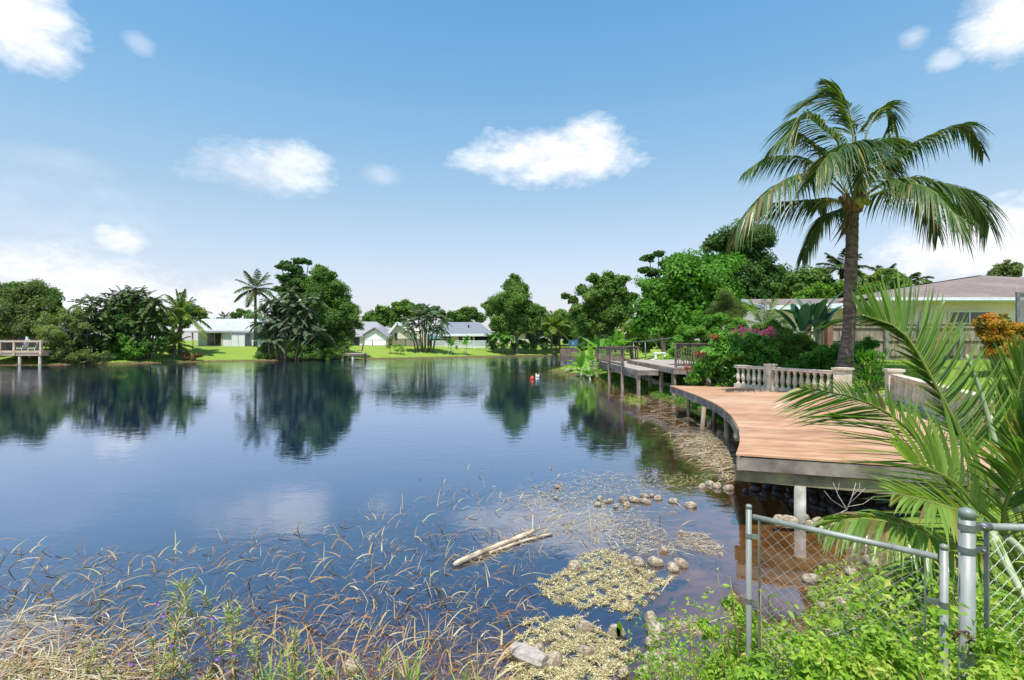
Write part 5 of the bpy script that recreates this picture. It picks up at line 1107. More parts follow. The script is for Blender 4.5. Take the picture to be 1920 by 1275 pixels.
tree('shade_tree', 'darker tree top between the white gable and the areca clump', 108, [(790,578,14),(805,585,14),(815,580,10),(825,590,12)], M_dark, .5, None, .3, GF)
tree('shade_tree', 'rounded tree behind the blue roofed house', 112, [(872,585,15),(855,592,15),(888,590,14),(902,598,11),(840,598,14),(868,600,18),(845,604,12)], M_mid, .5, None, .3, GF, lo=0, hi=.8)
clump_palm('areca_clump', 'tall areca palm clump beside the cream gabled house', [(770,600),(782,588),(795,582),(808,584),(820,592),(830,602),(762,612),(800,598),(785,608),(815,610),(798,615),(772,622),(826,616),(790,592)], 84, M_grey, 'areca palm clumps', 2.6, .8, 7, .09, base=X(797,84), stemr=.1)
banana('banana_plant', 'small banana plant left of the sapling on the far lawn', [(X(841,84),84,1.6),(X(845,84),84.4,1.3)], M_banana, 1.8, .45, 7, 'young banana plants on the far lawn')
banana('banana_plant', 'small banana plant right of the sapling in front of the porch', [(X(870,84.5),84.5,1.8),(X(874,84.5),85,1.6)], M_banana, 2.0, .45, 7, 'young banana plants on the far lawn')
banana('banana_plant', 'spindly short banana plant between the two fuller ones', [(X(856,84.5),84.5,.9)], M_banana, 1.1, .3, 5, 'young banana plants on the far lawn')
tree('sapling', 'thin bare sapling on the lawn before the white gabled house', 80, [(730,640,7),(735,632,5),(728,650,5)], M_olive, .12, None, .04, 'saplings on the far lawn', .5, core=False)
tree('sapling', 'loose yellowish shrub on the lawn before the cream gabled house', 80, [(746,652,9),(755,656,6)], M_lime, .12, None, .04, 'saplings on the far lawn', .6, core=False)
# centre clump
tree('shade_tree', 'big dense tree rising behind the grey green palm clump', 74, [(605,520,24),(585,535,22),(628,545,24),(610,560,34),(640,570,26),(655,595,22),(625,600,36),(590,575,30),(660,575,10),(672,610,10),(650,625,22),(615,630,30),(635,645,20),(600,505,12),(622,515,10)], M_mid, .30, (X(612,75),75), .45, GF, 1.3, lo=0, hi=.85)
tree('almond_tree', 'dark tree with flat tiered branches sticking out above the big dense tree', 76, [(535,494,14),(562,490,16),(527,500,12),(552,504,20),(578,492,10),(555,518,24),(533,521,15),(572,530,24),(545,536,24),(525,543,16),(592,512,14),(550,552,26),(575,545,20)], M_dark, .36, (X(560,76),76), .3, GF, 1.1, zr=.42, flat=.5)
palm('coconut_palm', 'tall dark coconut palm leaning left of the big dense tree', 479, 80, 541, .22, 20, 4.3, 1.0, M_palm, 'tall palms across the lake', elr=(-.7,1.35), drop=.35)
clump_palm('areca_clump', 'broad grey green palm clump overhanging the water in front of the dense tree', [(520,570),(540,560),(560,568),(500,590),(515,600),(535,590),(555,590),(575,580),(580,600),(505,615),(525,620),(550,612),(570,620),(540,635),(515,640),(560,640),(585,630),(500,635),(490,605),(488,585),(505,565),(545,548),(590,560),(600,590),(600,620),(530,605),(545,575)], 71, M_grey, 'areca palm clumps', 2.4, .85, 7, .10, base=X(542,73.5), stemr=.07)
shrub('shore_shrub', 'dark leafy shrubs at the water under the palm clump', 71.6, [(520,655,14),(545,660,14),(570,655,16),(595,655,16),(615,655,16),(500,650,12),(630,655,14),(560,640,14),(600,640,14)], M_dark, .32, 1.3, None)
# left
tree('garden_tree', 'low green tree top left of the long pale roof palms', 96, [(450,585,10),(465,590,10),(440,592,8),(480,595,10)], M_mid, .4, None, .2, GF)
tree('shade_tree', 'large olive green tree filling the left edge of the photo', 62, [(10,562,46),(50,560,40),(-40,562,50),(30,590,44),(80,585,36),(0,610,34),(60,615,30),(95,600,26)], M_olive, .32, (X(10,64),64), .5, GF, 1.3, lo=0, hi=.8)
tree('shade_tree', 'deeper green rounded tree behind the olive tree at the left', 78, [(60,555,34),(85,560,28),(30,545,26),(100,575,20),(110,580,10)], M_mid, .4, None, .4, GF, 1.2, lo=0, hi=.7)
tree('leaning_tree', 'airy pale olive tree leaning over the water right of the left deck', 59, [(110,600,26),(135,590,20),(90,625,24),(125,620,26),(105,645,26),(130,645,24),(95,660,18),(150,610,18),(125,665,16),(155,585,14)], M_olive, .24, (X(142,60),60), .2, GF, 1.0, lo=.25, hi=1, core=False)
clump_palm('areca_clump', 'ragged palm clump with orange tips at the left shore', [(150,570),(172,565),(160,590),(180,590),(195,600),(165,615),(185,625),(200,635),(150,635),(170,645),(195,655),(160,660),(185,665),(145,600),(178,578)], 61, M_palm, 'areca palm clumps', 2.0, .7, 7, .08, base=X(172,61), stemr=.08)
clump_palm('areca_clump', 'tall dark palm clump left of the short yellowish coconut palm', [(200,562),(215,555),(230,552),(245,550),(260,552),(275,558),(290,565),(210,580),(235,575),(255,572),(280,580),(225,600),(250,600),(270,605),(290,600),(240,625),(262,630),(285,625),(215,620),(305,580),(300,610)], 64, M_palm, 'areca palm clumps', 2.3, .75, 8, .09, base=X(250,64), stemr=.09)
tree('leafy_tree', 'dark rounded tree behind the short palms beside the long pale roof', 78, [(340,580,16),(360,585,16),(380,588,12),(325,595,18),(350,600,14),(310,600,16),(300,620,16),(320,630,16)], M_dark, .36, None, .2, GF)
palm('coconut_palm', 'short coconut palm with long yellowing fronds left of the long pale roof', 338, 69, 590, .24, 22, 4.4, 1.0, M_palmy, 'short palms across the lake', elr=(-.3,1.45), drop=.4)
palm('coconut_palm', 'dwarf coconut palm at the water edge below the longer fronded palm', 327, 66.5, 648, .22, 14, 3.0, .8, M_palmy, 'short palms across the lake', elr=(-.2,1.3))
shrub('shore_shrub', 'bright green rounded bush at the shore right of the ragged palms', 62.5, [(232,635,13),(222,650,14),(245,655,16),(258,662,13),(230,668,14),(270,655,10),(215,665,12)], M_bright, .30, 1.4, None)
shrub('shore_shrub', 'mixed yellowish bushes along the water beside the left deck', 58.5, [(100,665,14),(120,668,12),(140,670,12),(155,665,14),(180,670,12),(200,668,12),(90,672,10)], M_olive, .25, 1.2, None, lo=.2, hi=1)
shrub('shore_shrub', 'reddish brown dry shrub at the foot of the dwarf palm', 66, [(350,668,9),(362,672,7),(372,666,6)], M_dryl, .22, 1.2, None)
tree('hedge_tree', 'dark dense greenery low behind the lattice dock and bananas', 60, [(1180,640,26),(1215,640,24),(1250,642,24),(1150,642,22),(1120,645,18),(1285,640,22),(1095,648,12)], M_dark, .3, None, .15, GF, 1.2)
tree('hedge_tree', 'low dark thicket along the cove under the shaggy tree', 97, [(1000,640,9),(1020,640,10),(1040,638,11),(1065,636,12),(1090,640,12),(1110,640,14),(975,642,8)], M_dark, .4, None, .12, GF, 1.2)
tree('hedge_tree', 'green thicket closing the view behind the bright dome tree', 66, [(1200,620,22),(1230,610,24),(1270,615,24),(1310,620,26),(1350,615,28),(1400,600,30),(1440,590,26)], M_mid, .3, None, .2, GF, 1.1)
tree('shade_tree', 'even mid green tree filling the gap behind the yellowish short palm', 104, [(1005,600,14),(1030,598,16),(1055,596,17),(1080,598,16),(1000,622,16),(1025,620,18),(1050,620,18),(1078,622,18),(1100,615,18)], M_mid, .34, None, .25, GF, 1.3)
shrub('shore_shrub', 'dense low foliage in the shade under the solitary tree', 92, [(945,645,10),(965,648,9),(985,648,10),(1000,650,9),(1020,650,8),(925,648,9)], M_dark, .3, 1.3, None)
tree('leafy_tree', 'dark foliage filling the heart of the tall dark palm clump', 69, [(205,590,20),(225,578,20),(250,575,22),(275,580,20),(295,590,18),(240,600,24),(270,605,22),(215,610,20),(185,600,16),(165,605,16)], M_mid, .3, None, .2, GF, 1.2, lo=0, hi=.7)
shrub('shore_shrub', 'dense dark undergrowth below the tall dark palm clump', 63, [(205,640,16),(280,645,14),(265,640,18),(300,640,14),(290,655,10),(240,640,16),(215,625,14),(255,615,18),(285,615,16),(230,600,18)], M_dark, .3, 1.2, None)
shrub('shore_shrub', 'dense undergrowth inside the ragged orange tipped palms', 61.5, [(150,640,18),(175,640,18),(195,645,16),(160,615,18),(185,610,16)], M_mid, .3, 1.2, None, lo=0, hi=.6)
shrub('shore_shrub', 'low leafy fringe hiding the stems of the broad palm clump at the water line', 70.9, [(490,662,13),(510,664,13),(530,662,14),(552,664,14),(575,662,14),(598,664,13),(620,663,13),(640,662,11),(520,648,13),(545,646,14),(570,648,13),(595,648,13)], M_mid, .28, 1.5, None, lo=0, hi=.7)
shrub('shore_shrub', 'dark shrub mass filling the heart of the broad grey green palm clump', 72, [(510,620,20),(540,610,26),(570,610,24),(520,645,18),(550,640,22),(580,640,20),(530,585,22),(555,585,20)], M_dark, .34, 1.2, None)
# distant backdrop of tree tops, right and behind houses
tree('shade_tree', 'far tree line glimpsed between the solitary tree and the shaggy tree', 125, [(1000,610,14),(1030,612,14),(1060,612,16),(1090,610,18),(1120,612,18)], M_mid, .6, None, .3, GF)
tree('shade_tree', 'far trees behind the long pale roofed house', 115, [(380,600,12),(410,606,10),(505,600,12),(530,600,14)], M_mid, .6, None, .3, GF)
palm('coconut_palm', 'tiny distant palm crown above the long pale roof', 421, 120, 596, .2, 10, 2.2, .7, M_palm, 'tall palms across the lake')
# dark retaining wall and blue chairs by the cove
def cove_things():
    mb = MB(); D = 92; mb.beam((X(1050,D),D,.6), (X(1095,D),D,.6), .3, 1.3); tag(mb.build('retaining_wall', M_darkwood, None, (X(1072,D),D,0)), 'low dark retaining wall at the far end of the cove', 'wall')
    for k, px in enumerate((1070, 1080)):
        D = 95; x = X(px,D); z = 1.3; c = thing('garden_chair', ['left blue plastic chair above the dark retaining wall', 'right blue plastic chair above the dark retaining wall'][k], 'chair', (x,D,z), 'blue chairs by the cove')
        mb = MB(); mb.box(x-.4,x+.4,D-.4,D+.4,z+.45,z+.52); mb.build('seat', M_blue, c); mb = MB(); mb.box(x-.4,x+.4,D+.32,D+.4,z+.525,z+1.5); mb.build('backrest', M_blue, c)
        for s in (-.35,.35): mb = MB(); mb.box(x+s-.05,x+s+.05,D-.4,D-.3,z-.3,z+.45); mb.build('leg', M_blue, c)
cove_things()
# ================================================================ floating things
def buoy():
    p = On(998, 711); r = .14; t = thing('buoy', 'round red buoy floating near the grassy spit', 'buoy', p); mb = MB(); c = np.array([p[0], p[1], .07])
    mb.lathe(c, [(.001,-r),(r*.5,-r*.87),(r*.87,-r*.5),(r,0),(r*.87,r*.5),(r*.5,r*.87),(.06,r*.98),(.05,r*1.15),(.001,r*1.18)], 18); mb.build('float', M_red, t)
    p = On(1008, 707); t = thing('decoy_bird', 'small white bird shaped float beside the red buoy', 'float', p); mb = MB()
    mb.tube([p+[-.17,0,.05], p+[-.09,0,.08], p+[.05,0,.08], p+[.13,0,.07]], [.03,.085,.085,.03], 10); mb.build('body', M_wplas, t)
    mb = MB(); mb.tube([p+[-.10,0,.09], p+[-.12,0,.21], p+[-.10,0,.28], p+[-.16,0,.25]], [.036,.027,.033,.012], 8); mb.build('neck', M_wplas, t)
    mb = MB(); mb.tube([p+[.08,0,.10], p+[.12,0,.23], p+[.10,0,.26]], [.03,.018,.012], 6); mb.build('tail', M_wplas, t)
buoy()
# ================================================================ coconut husks and stones
def husk_mesh(seed, mat):
    r_ = np.random.default_rng(seed); nu, nv = 18, 11; V = []; ph = r_.uniform(0, 6, 6)
    for j in range(nv):
        a = math.pi*(j+.0)/(nv-1)
        for i in range(nu):
            b = 2*math.pi*i/nu; k = 1 + .07*math.sin(3*b+ph[0])*math.sin(a) + .05*math.sin(5*a+ph[1]+2*b) + .035*math.sin(9*b+ph[2]) + r_.normal()*.018
            V.append((1.28*math.cos(a)*(1+.05*math.sin(ph[3])), .92*math.sin(a)*math.cos(b)*k, .80*math.sin(a)*math.sin(b)*k))
    fs = [(j*nu+i, j*nu+(i+1) % nu, (j+1)*nu+(i+1) % nu, (j+1)*nu+i) for j in range(nv-1) for i in range(nu)]
    me = bpy.data.meshes.new('coconut_husk'); me.from_pydata(V, [], [f[::-1] for f in fs]); me.polygons.foreach_set('use_smooth', [True]*len(fs)); me.materials.append(mat); me.update(); return me
HM = [husk_mesh(i, M_husk) for i in range(4)]; WM = [husk_mesh(10+i, M_wet) for i in range(4)]; SM = [husk_mesh(20+i, M_stone) for i in range(2)]
def c4p(x, y): return 860+x/3.0, 850+y/3.0
def husk(px, py, w, label, group, meshes, z=0.02, name='coconut_husk', cat='coconut', asp=1.0, rz=None):
    """w = width in photo pixels"""
    p = On(px, py, max(z, 0)); g = g1(p[0], p[1])
    if g > .02: 
        for _ in range(6): p = On(px, py, g1(p[0], p[1])+.03)
        z = g1(p[0], p[1])+.03
    r = w/F*p[1]*.5*.85; o = bpy.data.objects.new(name, random.choice(meshes)); COL.objects.link(o)
    o.location = (p[0], p[1], z); o.scale = (r*asp*rng.uniform(.9, 1.1), r, r*rng.uniform(.85, 1.05)); o.rotation_euler = (rng.uniform(-.3,.3), rng.uniform(-.3,.3), rng.uniform(0, 6.28) if rz is None else rz)
    tag(o, label, cat, group); return o
G1 = 'husks in the row across the floating straw'
ROWL = ['leftmost husk of the back line in the tight husk row', 'second husk from the left in the back line of the tight husk row', 'pale upright husk, third in the back line of the tight husk row', 'large reddish husk in the middle of the tight husk row',
  'tall whitish husk at the peak of the tight husk row', 'wide pale husk directly under the tall whitish one in the row', 'front husk of the tight row below the large reddish one', 'frontmost lone small husk under the tight husk row', 'straw covered husk at the right end of the tight husk row',
  'small front husk second from the left in the tight husk row', 'flat husk at the front left corner of the tight husk row', 'small husk just right of the tall whitish one in the row']
for i, (x, y, w) in enumerate(((795,252,40),(855,264,36),(925,258,52),(990,262,62),(1046,240,46),(1052,270,56),(945,290,48),(885,300,36),(1120,252,48),(825,272,32),(782,286,40),(1088,236,34))):
    husk(*c4p(x, y), w/3, ROWL[i], G1, HM)
for x, y, w, l in ((1208,268,52,'round brown husk just right of the tight husk row'),(1305,292,66,'pale husk flecked with straw, last one right of the husk row'),(552,188,36,'small husk alone on the far left of the floating straw'),(548,248,30,'dark half sunk husk left of the tight husk row'),
    (1252,443,38,'small pale husk alone above the small floating straw patch'),(1155,540,56,'tilted husk above the arc of four pale husks'),(650,640,96,'wide husk at the top left rim of the big algae mat'),(925,592,60,'small husk at the top rim of the big algae mat'),
    (1008,617,100,'leftmost pale husk in the arc right of the big algae mat'),(1108,612,82,'striped husk, second in the arc right of the big algae mat'),(1205,642,84,'brown husk hanging below the arc right of the big algae mat'),(1252,620,86,'pale flat husk at the right end of the arc by the big algae mat'),
    (1080,925,90,'dark mossy husk with a green sprout between the two algae mats'),(1112,994,128,'wide white husk below the mossy sprouting husk'),(1092,1058,96,'olive brown husk below the wide white husk'),(710,980,100,'fan striped husk on the upper part of the lower algae mat'),
    (888,1005,116,'husk with an upright yellow shoot on the lower algae mat'),(1160,1130,108,'striped husk at the top right of the bottom husk heap'),(1105,1172,130,'brown husk in the middle of the bottom husk heap'),(1040,1230,110,'big pale husk standing at the lower left of the bottom husk heap'),
    (1140,1248,86,'pale husk at the bottom centre of the bottom husk heap'),(1222,1215,96,'pinkish husk at the right end of the bottom husk heap'),(450,1105,90,'low brown husk above the white rock slab'),(535,1165,114,'broken husk right of the white rock slab'),(718,1115,86,'crumpled pale husk in the middle of the lower algae mat'),
    (930,1228,70,'dark half sunk husk at the lower right of the lower algae mat'),(1370,186,50,'leftmost husk below the corner of the red dock'),(1412,170,50,'pale husk second from left below the red dock corner'),(1455,185,62,'brown husk third from left below the red dock corner'),(1518,196,62,'whitish husk nearest the dark reflection of the red dock')):
    husk(*c4p(x, y), w/3, l, None, SM if 'rock' in l[:6] else HM)
husk(662, 1248, 30, 'algae covered husk among the reeds at the bottom left', None, HM)
def slab():
    p = On(*c4p(395, 1165)); mb = MB(); r_ = np.random.default_rng(5); d = np.array([.80, -.60, 0]); q = np.array([.6, .8, 0]); V = []; n = 9
    for i in range(n):
        s = -1+2*i/(n-1)
        for k in range(8):
            a = 2*math.pi*k/8; w_ = .085*(1-.35*abs(s)**3)*(1+r_.normal()*.06); V.append(p + d*s*.17 + q*w_*math.copysign(abs(math.cos(a))**.6, math.cos(a)) + np.array([0,0,.045+.05*math.copysign(abs(math.sin(a))**.6, math.sin(a))*(1+r_.normal()*.1)]))
    fs = [(i*8+k, i*8+(k+1) % 8, (i+1)*8+(k+1) % 8, (i+1)*8+k) for i in range(n-1) for k in range(8)]+[tuple(range(7,-1,-1)), tuple((n-1)*8+k for k in range(8))]
    mb.faces(V, fs); tag(mb.build('rock_slab', M_stone, None, p), 'long whitish rock slab lying on the lower algae mat', 'rock')
slab()
def shoot():
    p = On(*c4p(900, 1030), .06); mb = MB(); Q, rr = strips(np.repeat(p[None],3,0), np.array([[.05,0,1],[.2,.1,1],[-.15,0,.9]]), np.array([.17,.13,.1]), .05, .15, np.array([.5,.6,.55]), 5, 'oblong', .3, np.array([[1,0,0]]*3)); mb.quads(Q, rr)
    tag(mb.build('coconut_sprout', M_lime, None, p), 'upright yellow green shoot growing from the husk on the lower mat', 'sprout')
shoot()
# heap of wet coconuts under the red dock
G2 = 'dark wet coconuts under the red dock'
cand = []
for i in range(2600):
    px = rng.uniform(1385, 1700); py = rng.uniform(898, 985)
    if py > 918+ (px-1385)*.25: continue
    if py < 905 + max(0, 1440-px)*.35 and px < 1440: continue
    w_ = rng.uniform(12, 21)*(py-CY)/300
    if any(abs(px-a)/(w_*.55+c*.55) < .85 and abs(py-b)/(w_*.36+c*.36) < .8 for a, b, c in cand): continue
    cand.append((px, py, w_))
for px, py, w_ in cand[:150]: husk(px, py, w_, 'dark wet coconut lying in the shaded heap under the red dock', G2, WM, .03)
G3 = 'sunlit husks at the foot of the white piling'
for (px, py, w_), l_ in zip(((1461,973,22),(1482,976,28),(1506,971,26),(1519,983,24),(1533,978,24)), ('leftmost', 'second from left', 'middle, touching the piling,', 'second from right and lowest', 'rightmost')): husk(px, py, w_, 'sunlit husk at the foot of the white piling, ' + l_ + ' of five', G3, HM)
for px, py, w_, l in ((1522,1086,34,'whitish husk half sunk behind the middle of the gate'),(1578,1132,36,'pale husk low behind the gate among green leaves'),(1600,1159,28,'roundish husk lowest in the weeds behind the gate'),(1543,1137,22,'small pale husk left of the two husks in the gate weeds'),(1595,1072,26,'pinkish husk in the weeds under the curled brown leaflets'),(1634,1054,30,'pale broken husk on the bank under the dried frond'),(1588,1122,22,'small husk touching the pale husk behind the gate')): husk(px, py, w_, l, None, HM)
def logs():
    a = On(851, 1058, .03); b = On(1003, 995, .04); P = smooth_path([a, a*.7+b*.3+[0,0,.01], a*.35+b*.65, b], 24); r = .034*(1+.06*np.sin(np.arange(24)*1.1)+.05*np.sin(np.arange(24)*5)); r[0] *= .6; r[-1] *= .5
    mb = MB(); mb.tube(P, r, 10); tag(mb.build('floating_log', M_log, None, a), 'long thin bleached log floating among the reeds', 'log')
    a = On(880, 1044, .02)+[.25,.12,0]; b = On(1035, 1000, .02); mb = MB(); mb.tube(smooth_path([a, (a+b)/2+[0,.05,0], b], 14), .018, 8); tag(mb.build('floating_stick', M_log, None, a), 'thin pale stick floating alongside the long log', 'stick')
    a = On(965, 1036, -.06); b = On(1001, 1066, -.10); mb = MB(); mb.beam(a, b, .10, .02); tag(mb.build('sunken_plank', M_newwood, None, a), 'short brown plank sunk below the long log', 'plank')
logs()

# ================================================================ reeds, straw, algae
def inpoly(P, poly): return sdist(P, np.array(poly, float)) > 0
def samp(poly, n, pw=1.0):
    """points on the water whose picture position falls in a polygon"""
    poly = np.array(poly, float); x0, y0 = poly.min(0); x1, y1 = poly.max(0); out = []
    while sum(len(o) for o in out) < n:
        u = np.stack([rng.uniform(x0, x1, n*2), y0+(y1-y0)*rng.uniform(0, 1, n*2)**pw], 1); out.append(u[inpoly(u, poly)])
    return np.concatenate(out)[:n]
def towater(uv, z=0): D = (H-z)*F/(uv[:, 1]-CY); return np.stack([(uv[:, 0]-960)/F*D, D, np.full(len(D), z)], 1)
def reeds():
    REG = [(-30,1020),(150,1030),(330,1035),(480,1000),(640,975),(760,930),(880,885),(1000,900),(1080,960),(1150,1010),(1100,1050),(1020,1060),(1000,1150),(960,1290),(-30,1290)]
    mb = MB()
    for n, (l0, l1), poly, pw, zb in ((3400, (.32,.75), REG, .8, -.20), (2600, (.18,.42), [(-30,1110),(500,1120),(930,1100),(990,1290),(-30,1290)], .9, -.15), (520, (.2,.42), [(780,900),(900,870),(1180,885),(1300,1010),(1150,1030),(900,1010)], 1, -.12)):
        P = towater(samp(poly, n, pw)); P[:, 2] = zb*rng.uniform(.2, 1.7, n); cl = .55*np.sin(P[:, 0]*2.3)+.5*np.cos(P[:, 1]*2.9)
        a = rng.normal(cl*1.3+.4, .9); el = rng.uniform(.25, 1.2, n); dv = np.stack([np.cos(a)*np.cos(el), np.sin(a)*np.cos(el)*.7, np.sin(el)], 1)
        L_ = rng.uniform(l0, l1, n); Q, rr = strips(P, dv, L_, rng.uniform(.009, .021, n), rng.uniform(.35, 1.0, n), np.clip(rng.uniform(0, .78, n), 0, .78), 6, 'lance', 0, None); mb.quads(Q, rr)
    n = 8000; P = towater(samp(REG, n, .75)); P[:, 2] = rng.uniform(-.16, .0, n); a = rng.normal(.5+1.2*np.sin(P[:, 0]*3.1+P[:, 1]), 1.0); el = rng.uniform(.05, .9, n)      # finer growth between
    Q, rr = strips(P, np.stack([np.cos(a)*np.cos(el), np.sin(a)*np.cos(el)*.8, np.sin(el)], 1), rng.uniform(.12, .42, n), rng.uniform(.003, .009, n), rng.uniform(.2, .9, n), rng.uniform(0, .7, n), 4, 'lance'); mb.quads(Q, rr)
    tag(mb.build('reeds', M_reed), 'dry brown reeds bending out of the shallow water', 'reeds', None, 'stuff')
    # clumps of green blades at the bottom
    mb = MB()
    for (px, n, h, dp) in ((770,26,.50,4.15),(905,30,.36,4.05),(540,18,.45,4.2),(570,22,.42,4.1),(870,16,.42,4.0),(720,14,.28,4.0),(640,12,.3,4.05),(800,16,.32,3.98),(960,14,.25,4.0),(500,12,.4,4.15),(590,10,.3,4.0),(840,12,.3,4.05)):
        c = np.array([X(px, dp), dp, -.05]); a = rng.uniform(0, 6.28, n); el = rng.uniform(.75, 1.5, n); P = c + np.stack([rng.normal(0,.035,n), rng.normal(0,.035,n), np.zeros(n)], 1)
        Q, rr = strips(P, np.stack([np.cos(a)*np.cos(el), np.sin(a)*np.cos(el), np.sin(el)], 1), h*rng.uniform(.6,1.25,n), rng.uniform(.012,.022,n), rng.uniform(.1,.5,n), np.where(rng.uniform(size=n) < .6, rng.uniform(.9,1,n), rng.uniform(.4,.85,n)), 6, 'lance', .4); mb.quads(Q, rr)
    tag(mb.build('green_reeds', M_reed), 'upright green bladed clumps along the bottom of the photo', 'reeds', None, 'stuff')
reeds()
def straw(label, polys, n, L_=(.12,.35), W=(.004,.010), heap=0., z0=.006, name='floating_straw'):
    mb = MB()
    for poly, k in polys:
        m_ = int(n*k); P = towater(samp(poly, m_)); c = P.mean(0); rr = np.linalg.norm((P-c)[:, :2], axis=1); rr /= rr.max()
        P[:, 2] = z0 + rng.uniform(0, .02, m_) + heap*(1-rr)*rng.uniform(.3, 1, m_); a = rng.normal(.35+.8*np.sin(P[:, 0]*2), .8); el = rng.uniform(-.05, .16, m_)
        sgn = rng.choice([-1, 1], m_); dv = np.stack([np.cos(a)*sgn, np.sin(a)*sgn*.8, np.sin(el)], 1)
        Q, q = strips(P, dv, rng.uniform(*L_, m_), rng.uniform(*W, m_), rng.uniform(0, .18, m_), rng.uniform(0, .97, m_), 4, 'lance', 0, nrm(np.cross(dv, [0,0,1.])+rng.normal(size=(m_,3))*.1), wind=None)
        k2 = rng.normal(0, .22, m_); Q = Q.reshape(m_, 4, 4, 3); s = (np.arange(5)/4)**2; bend = nrm(np.cross(dv, [0,0,1.]))*k2[:, None]*.3
        for j in range(4): Q[:, j, 0] += bend*s[j]; Q[:, j, 1] += bend*s[j]; Q[:, j, 2] += bend*s[j+1]; Q[:, j, 3] += bend*s[j+1]
        mb.quads(Q.reshape(-1, 4, 3), q)
    return tag(mb.build(name, M_straw), label, 'floating straw', None, 'stuff')
straw('bleached straw raft spread across the middle of the shallows', [([(960,935),(1010,905),(1080,885),(1200,880),(1330,890),(1340,915),(1250,925),(1180,930),(1100,935),(1000,955)],.45),([(960,930),(1100,930),(1180,960),(1250,1000),(1290,1040),(1200,1045),(1120,1010),(1040,990)],.42),([(850,1050),(960,1000),(1010,985),(1030,1000),(900,1060)],.18),([(900,930),(1250,880),(1300,1000),(1100,1060)],.15)], 1050, (.10,.30), (.004,.011))
straw('small straw patch floating near the gate post', [([(1275,1000),(1320,1000),(1358,1030),(1350,1042),(1300,1035),(1270,1020)],1)], 260, (.05,.16), (.005,.014))
straw('heaped straw drifted against the dock below its curved edge', [([(1270,820),(1320,812),(1372,840),(1380,880),(1330,882),(1280,850)],.7),([(1180,770),(1300,785),(1380,830),(1300,840),(1230,810)],.3),([(1130,735),(1200,742),(1290,775),(1240,782),(1160,755)],.3),([(1340,860),(1385,850),(1384,905),(1350,900)],.2)], 1000, (.2,.6), (.008,.022), .16)
straw('small twiggy straw patch beside the gate weeds', [([(1255,1165),(1320,1160),(1320,1190),(1260,1185)],1)], 130, (.05,.14), (.004,.01))
straw('thick tangle of dead stalks floating in the bottom left corner', [([(-20,1140),(60,1135),(240,1165),(250,1200),(200,1290),(-20,1290)],.45),([(150,1200),(300,1225),(360,1290),(100,1290)],.25)], 400, (.15,.5), (.005,.013), .05)
def algae(label, poly, n, thr, seed, dens=1):
    mb = MB(); P = towater(samp(poly, n)); f = np.zeros(n); r_ = np.random.default_rng(seed)
    for k in range(7): q = r_.uniform(8, 42, 2)*r_.choice([-1,1],2); f += np.sin(P[:, 0]*q[0]+P[:, 1]*q[1]+r_.uniform(0,6))/2.2
    e = sdist(P[:, :2], towater(np.array(poly, float))[:, :2]); f += np.clip(e*9, -1, 1.3)
    P = P[f > thr]; m_ = len(P); P[:, 2] = rng.uniform(.002, .028, m_)*np.clip(.4+.6*rng.uniform(size=m_), 0, 1); P[:, :2] += rng.normal(0, .006, (m_, 2))
    leaves(mb, P, nrm(np.array([0,0,1.])+rng.normal(size=(m_,3))*.45), rng.uniform(.006, .026, m_), rng.uniform(0, 1, m_)*(.45+.55*(np.sin(P[:, 0]*31)*np.sin(P[:, 1]*37) > -.2)), .7)
    k = m_//4; q = rng.integers(0, m_, k); a = rng.uniform(0, 6.28, k); Q, rr = strips(P[q], np.stack([np.cos(a), np.sin(a), rng.uniform(-.05, .3, k)], 1), rng.uniform(.03, .10, k), rng.uniform(.002, .005, k), .1, rng.uniform(0, .9, k), 3); mb.quads(Q, rr)
    tag(mb.build('algae_mat', M_algae), label, 'algae', None, 'stuff')
algae('large oval mat of cream dried algae floating right of the reeds', [(1000,1100),(1010,1085),(1040,1070),(1075,1055),(1100,1030),(1150,1025),(1190,1050),(1215,1060),(1240,1085),(1262,1080),(1262,1100),(1215,1130),(1180,1165),(1140,1145),(1060,1140),(1010,1120)], 21000, .7, 1)
algae('lower mat of cream dried algae around the white rock slab', [(985,1165),(1050,1150),(1125,1155),(1120,1175),(1160,1190),(1200,1220),(1180,1262),(1140,1290),(950,1290),(940,1230),(970,1190)], 20000, .8, 2)
algae('crusty yellow brown debris in the bottom left corner', [(-20,1240),(80,1225),(200,1240),(280,1260),(280,1290),(-20,1290)], 4000, .45, 3)
algae('scattered pale algae flecks along the far straw raft', [(960,920),(1080,890),(1320,890),(1330,910),(1180,925),(1280,1035),(1200,1040),(1080,960)], 4200, 1.0, 4)

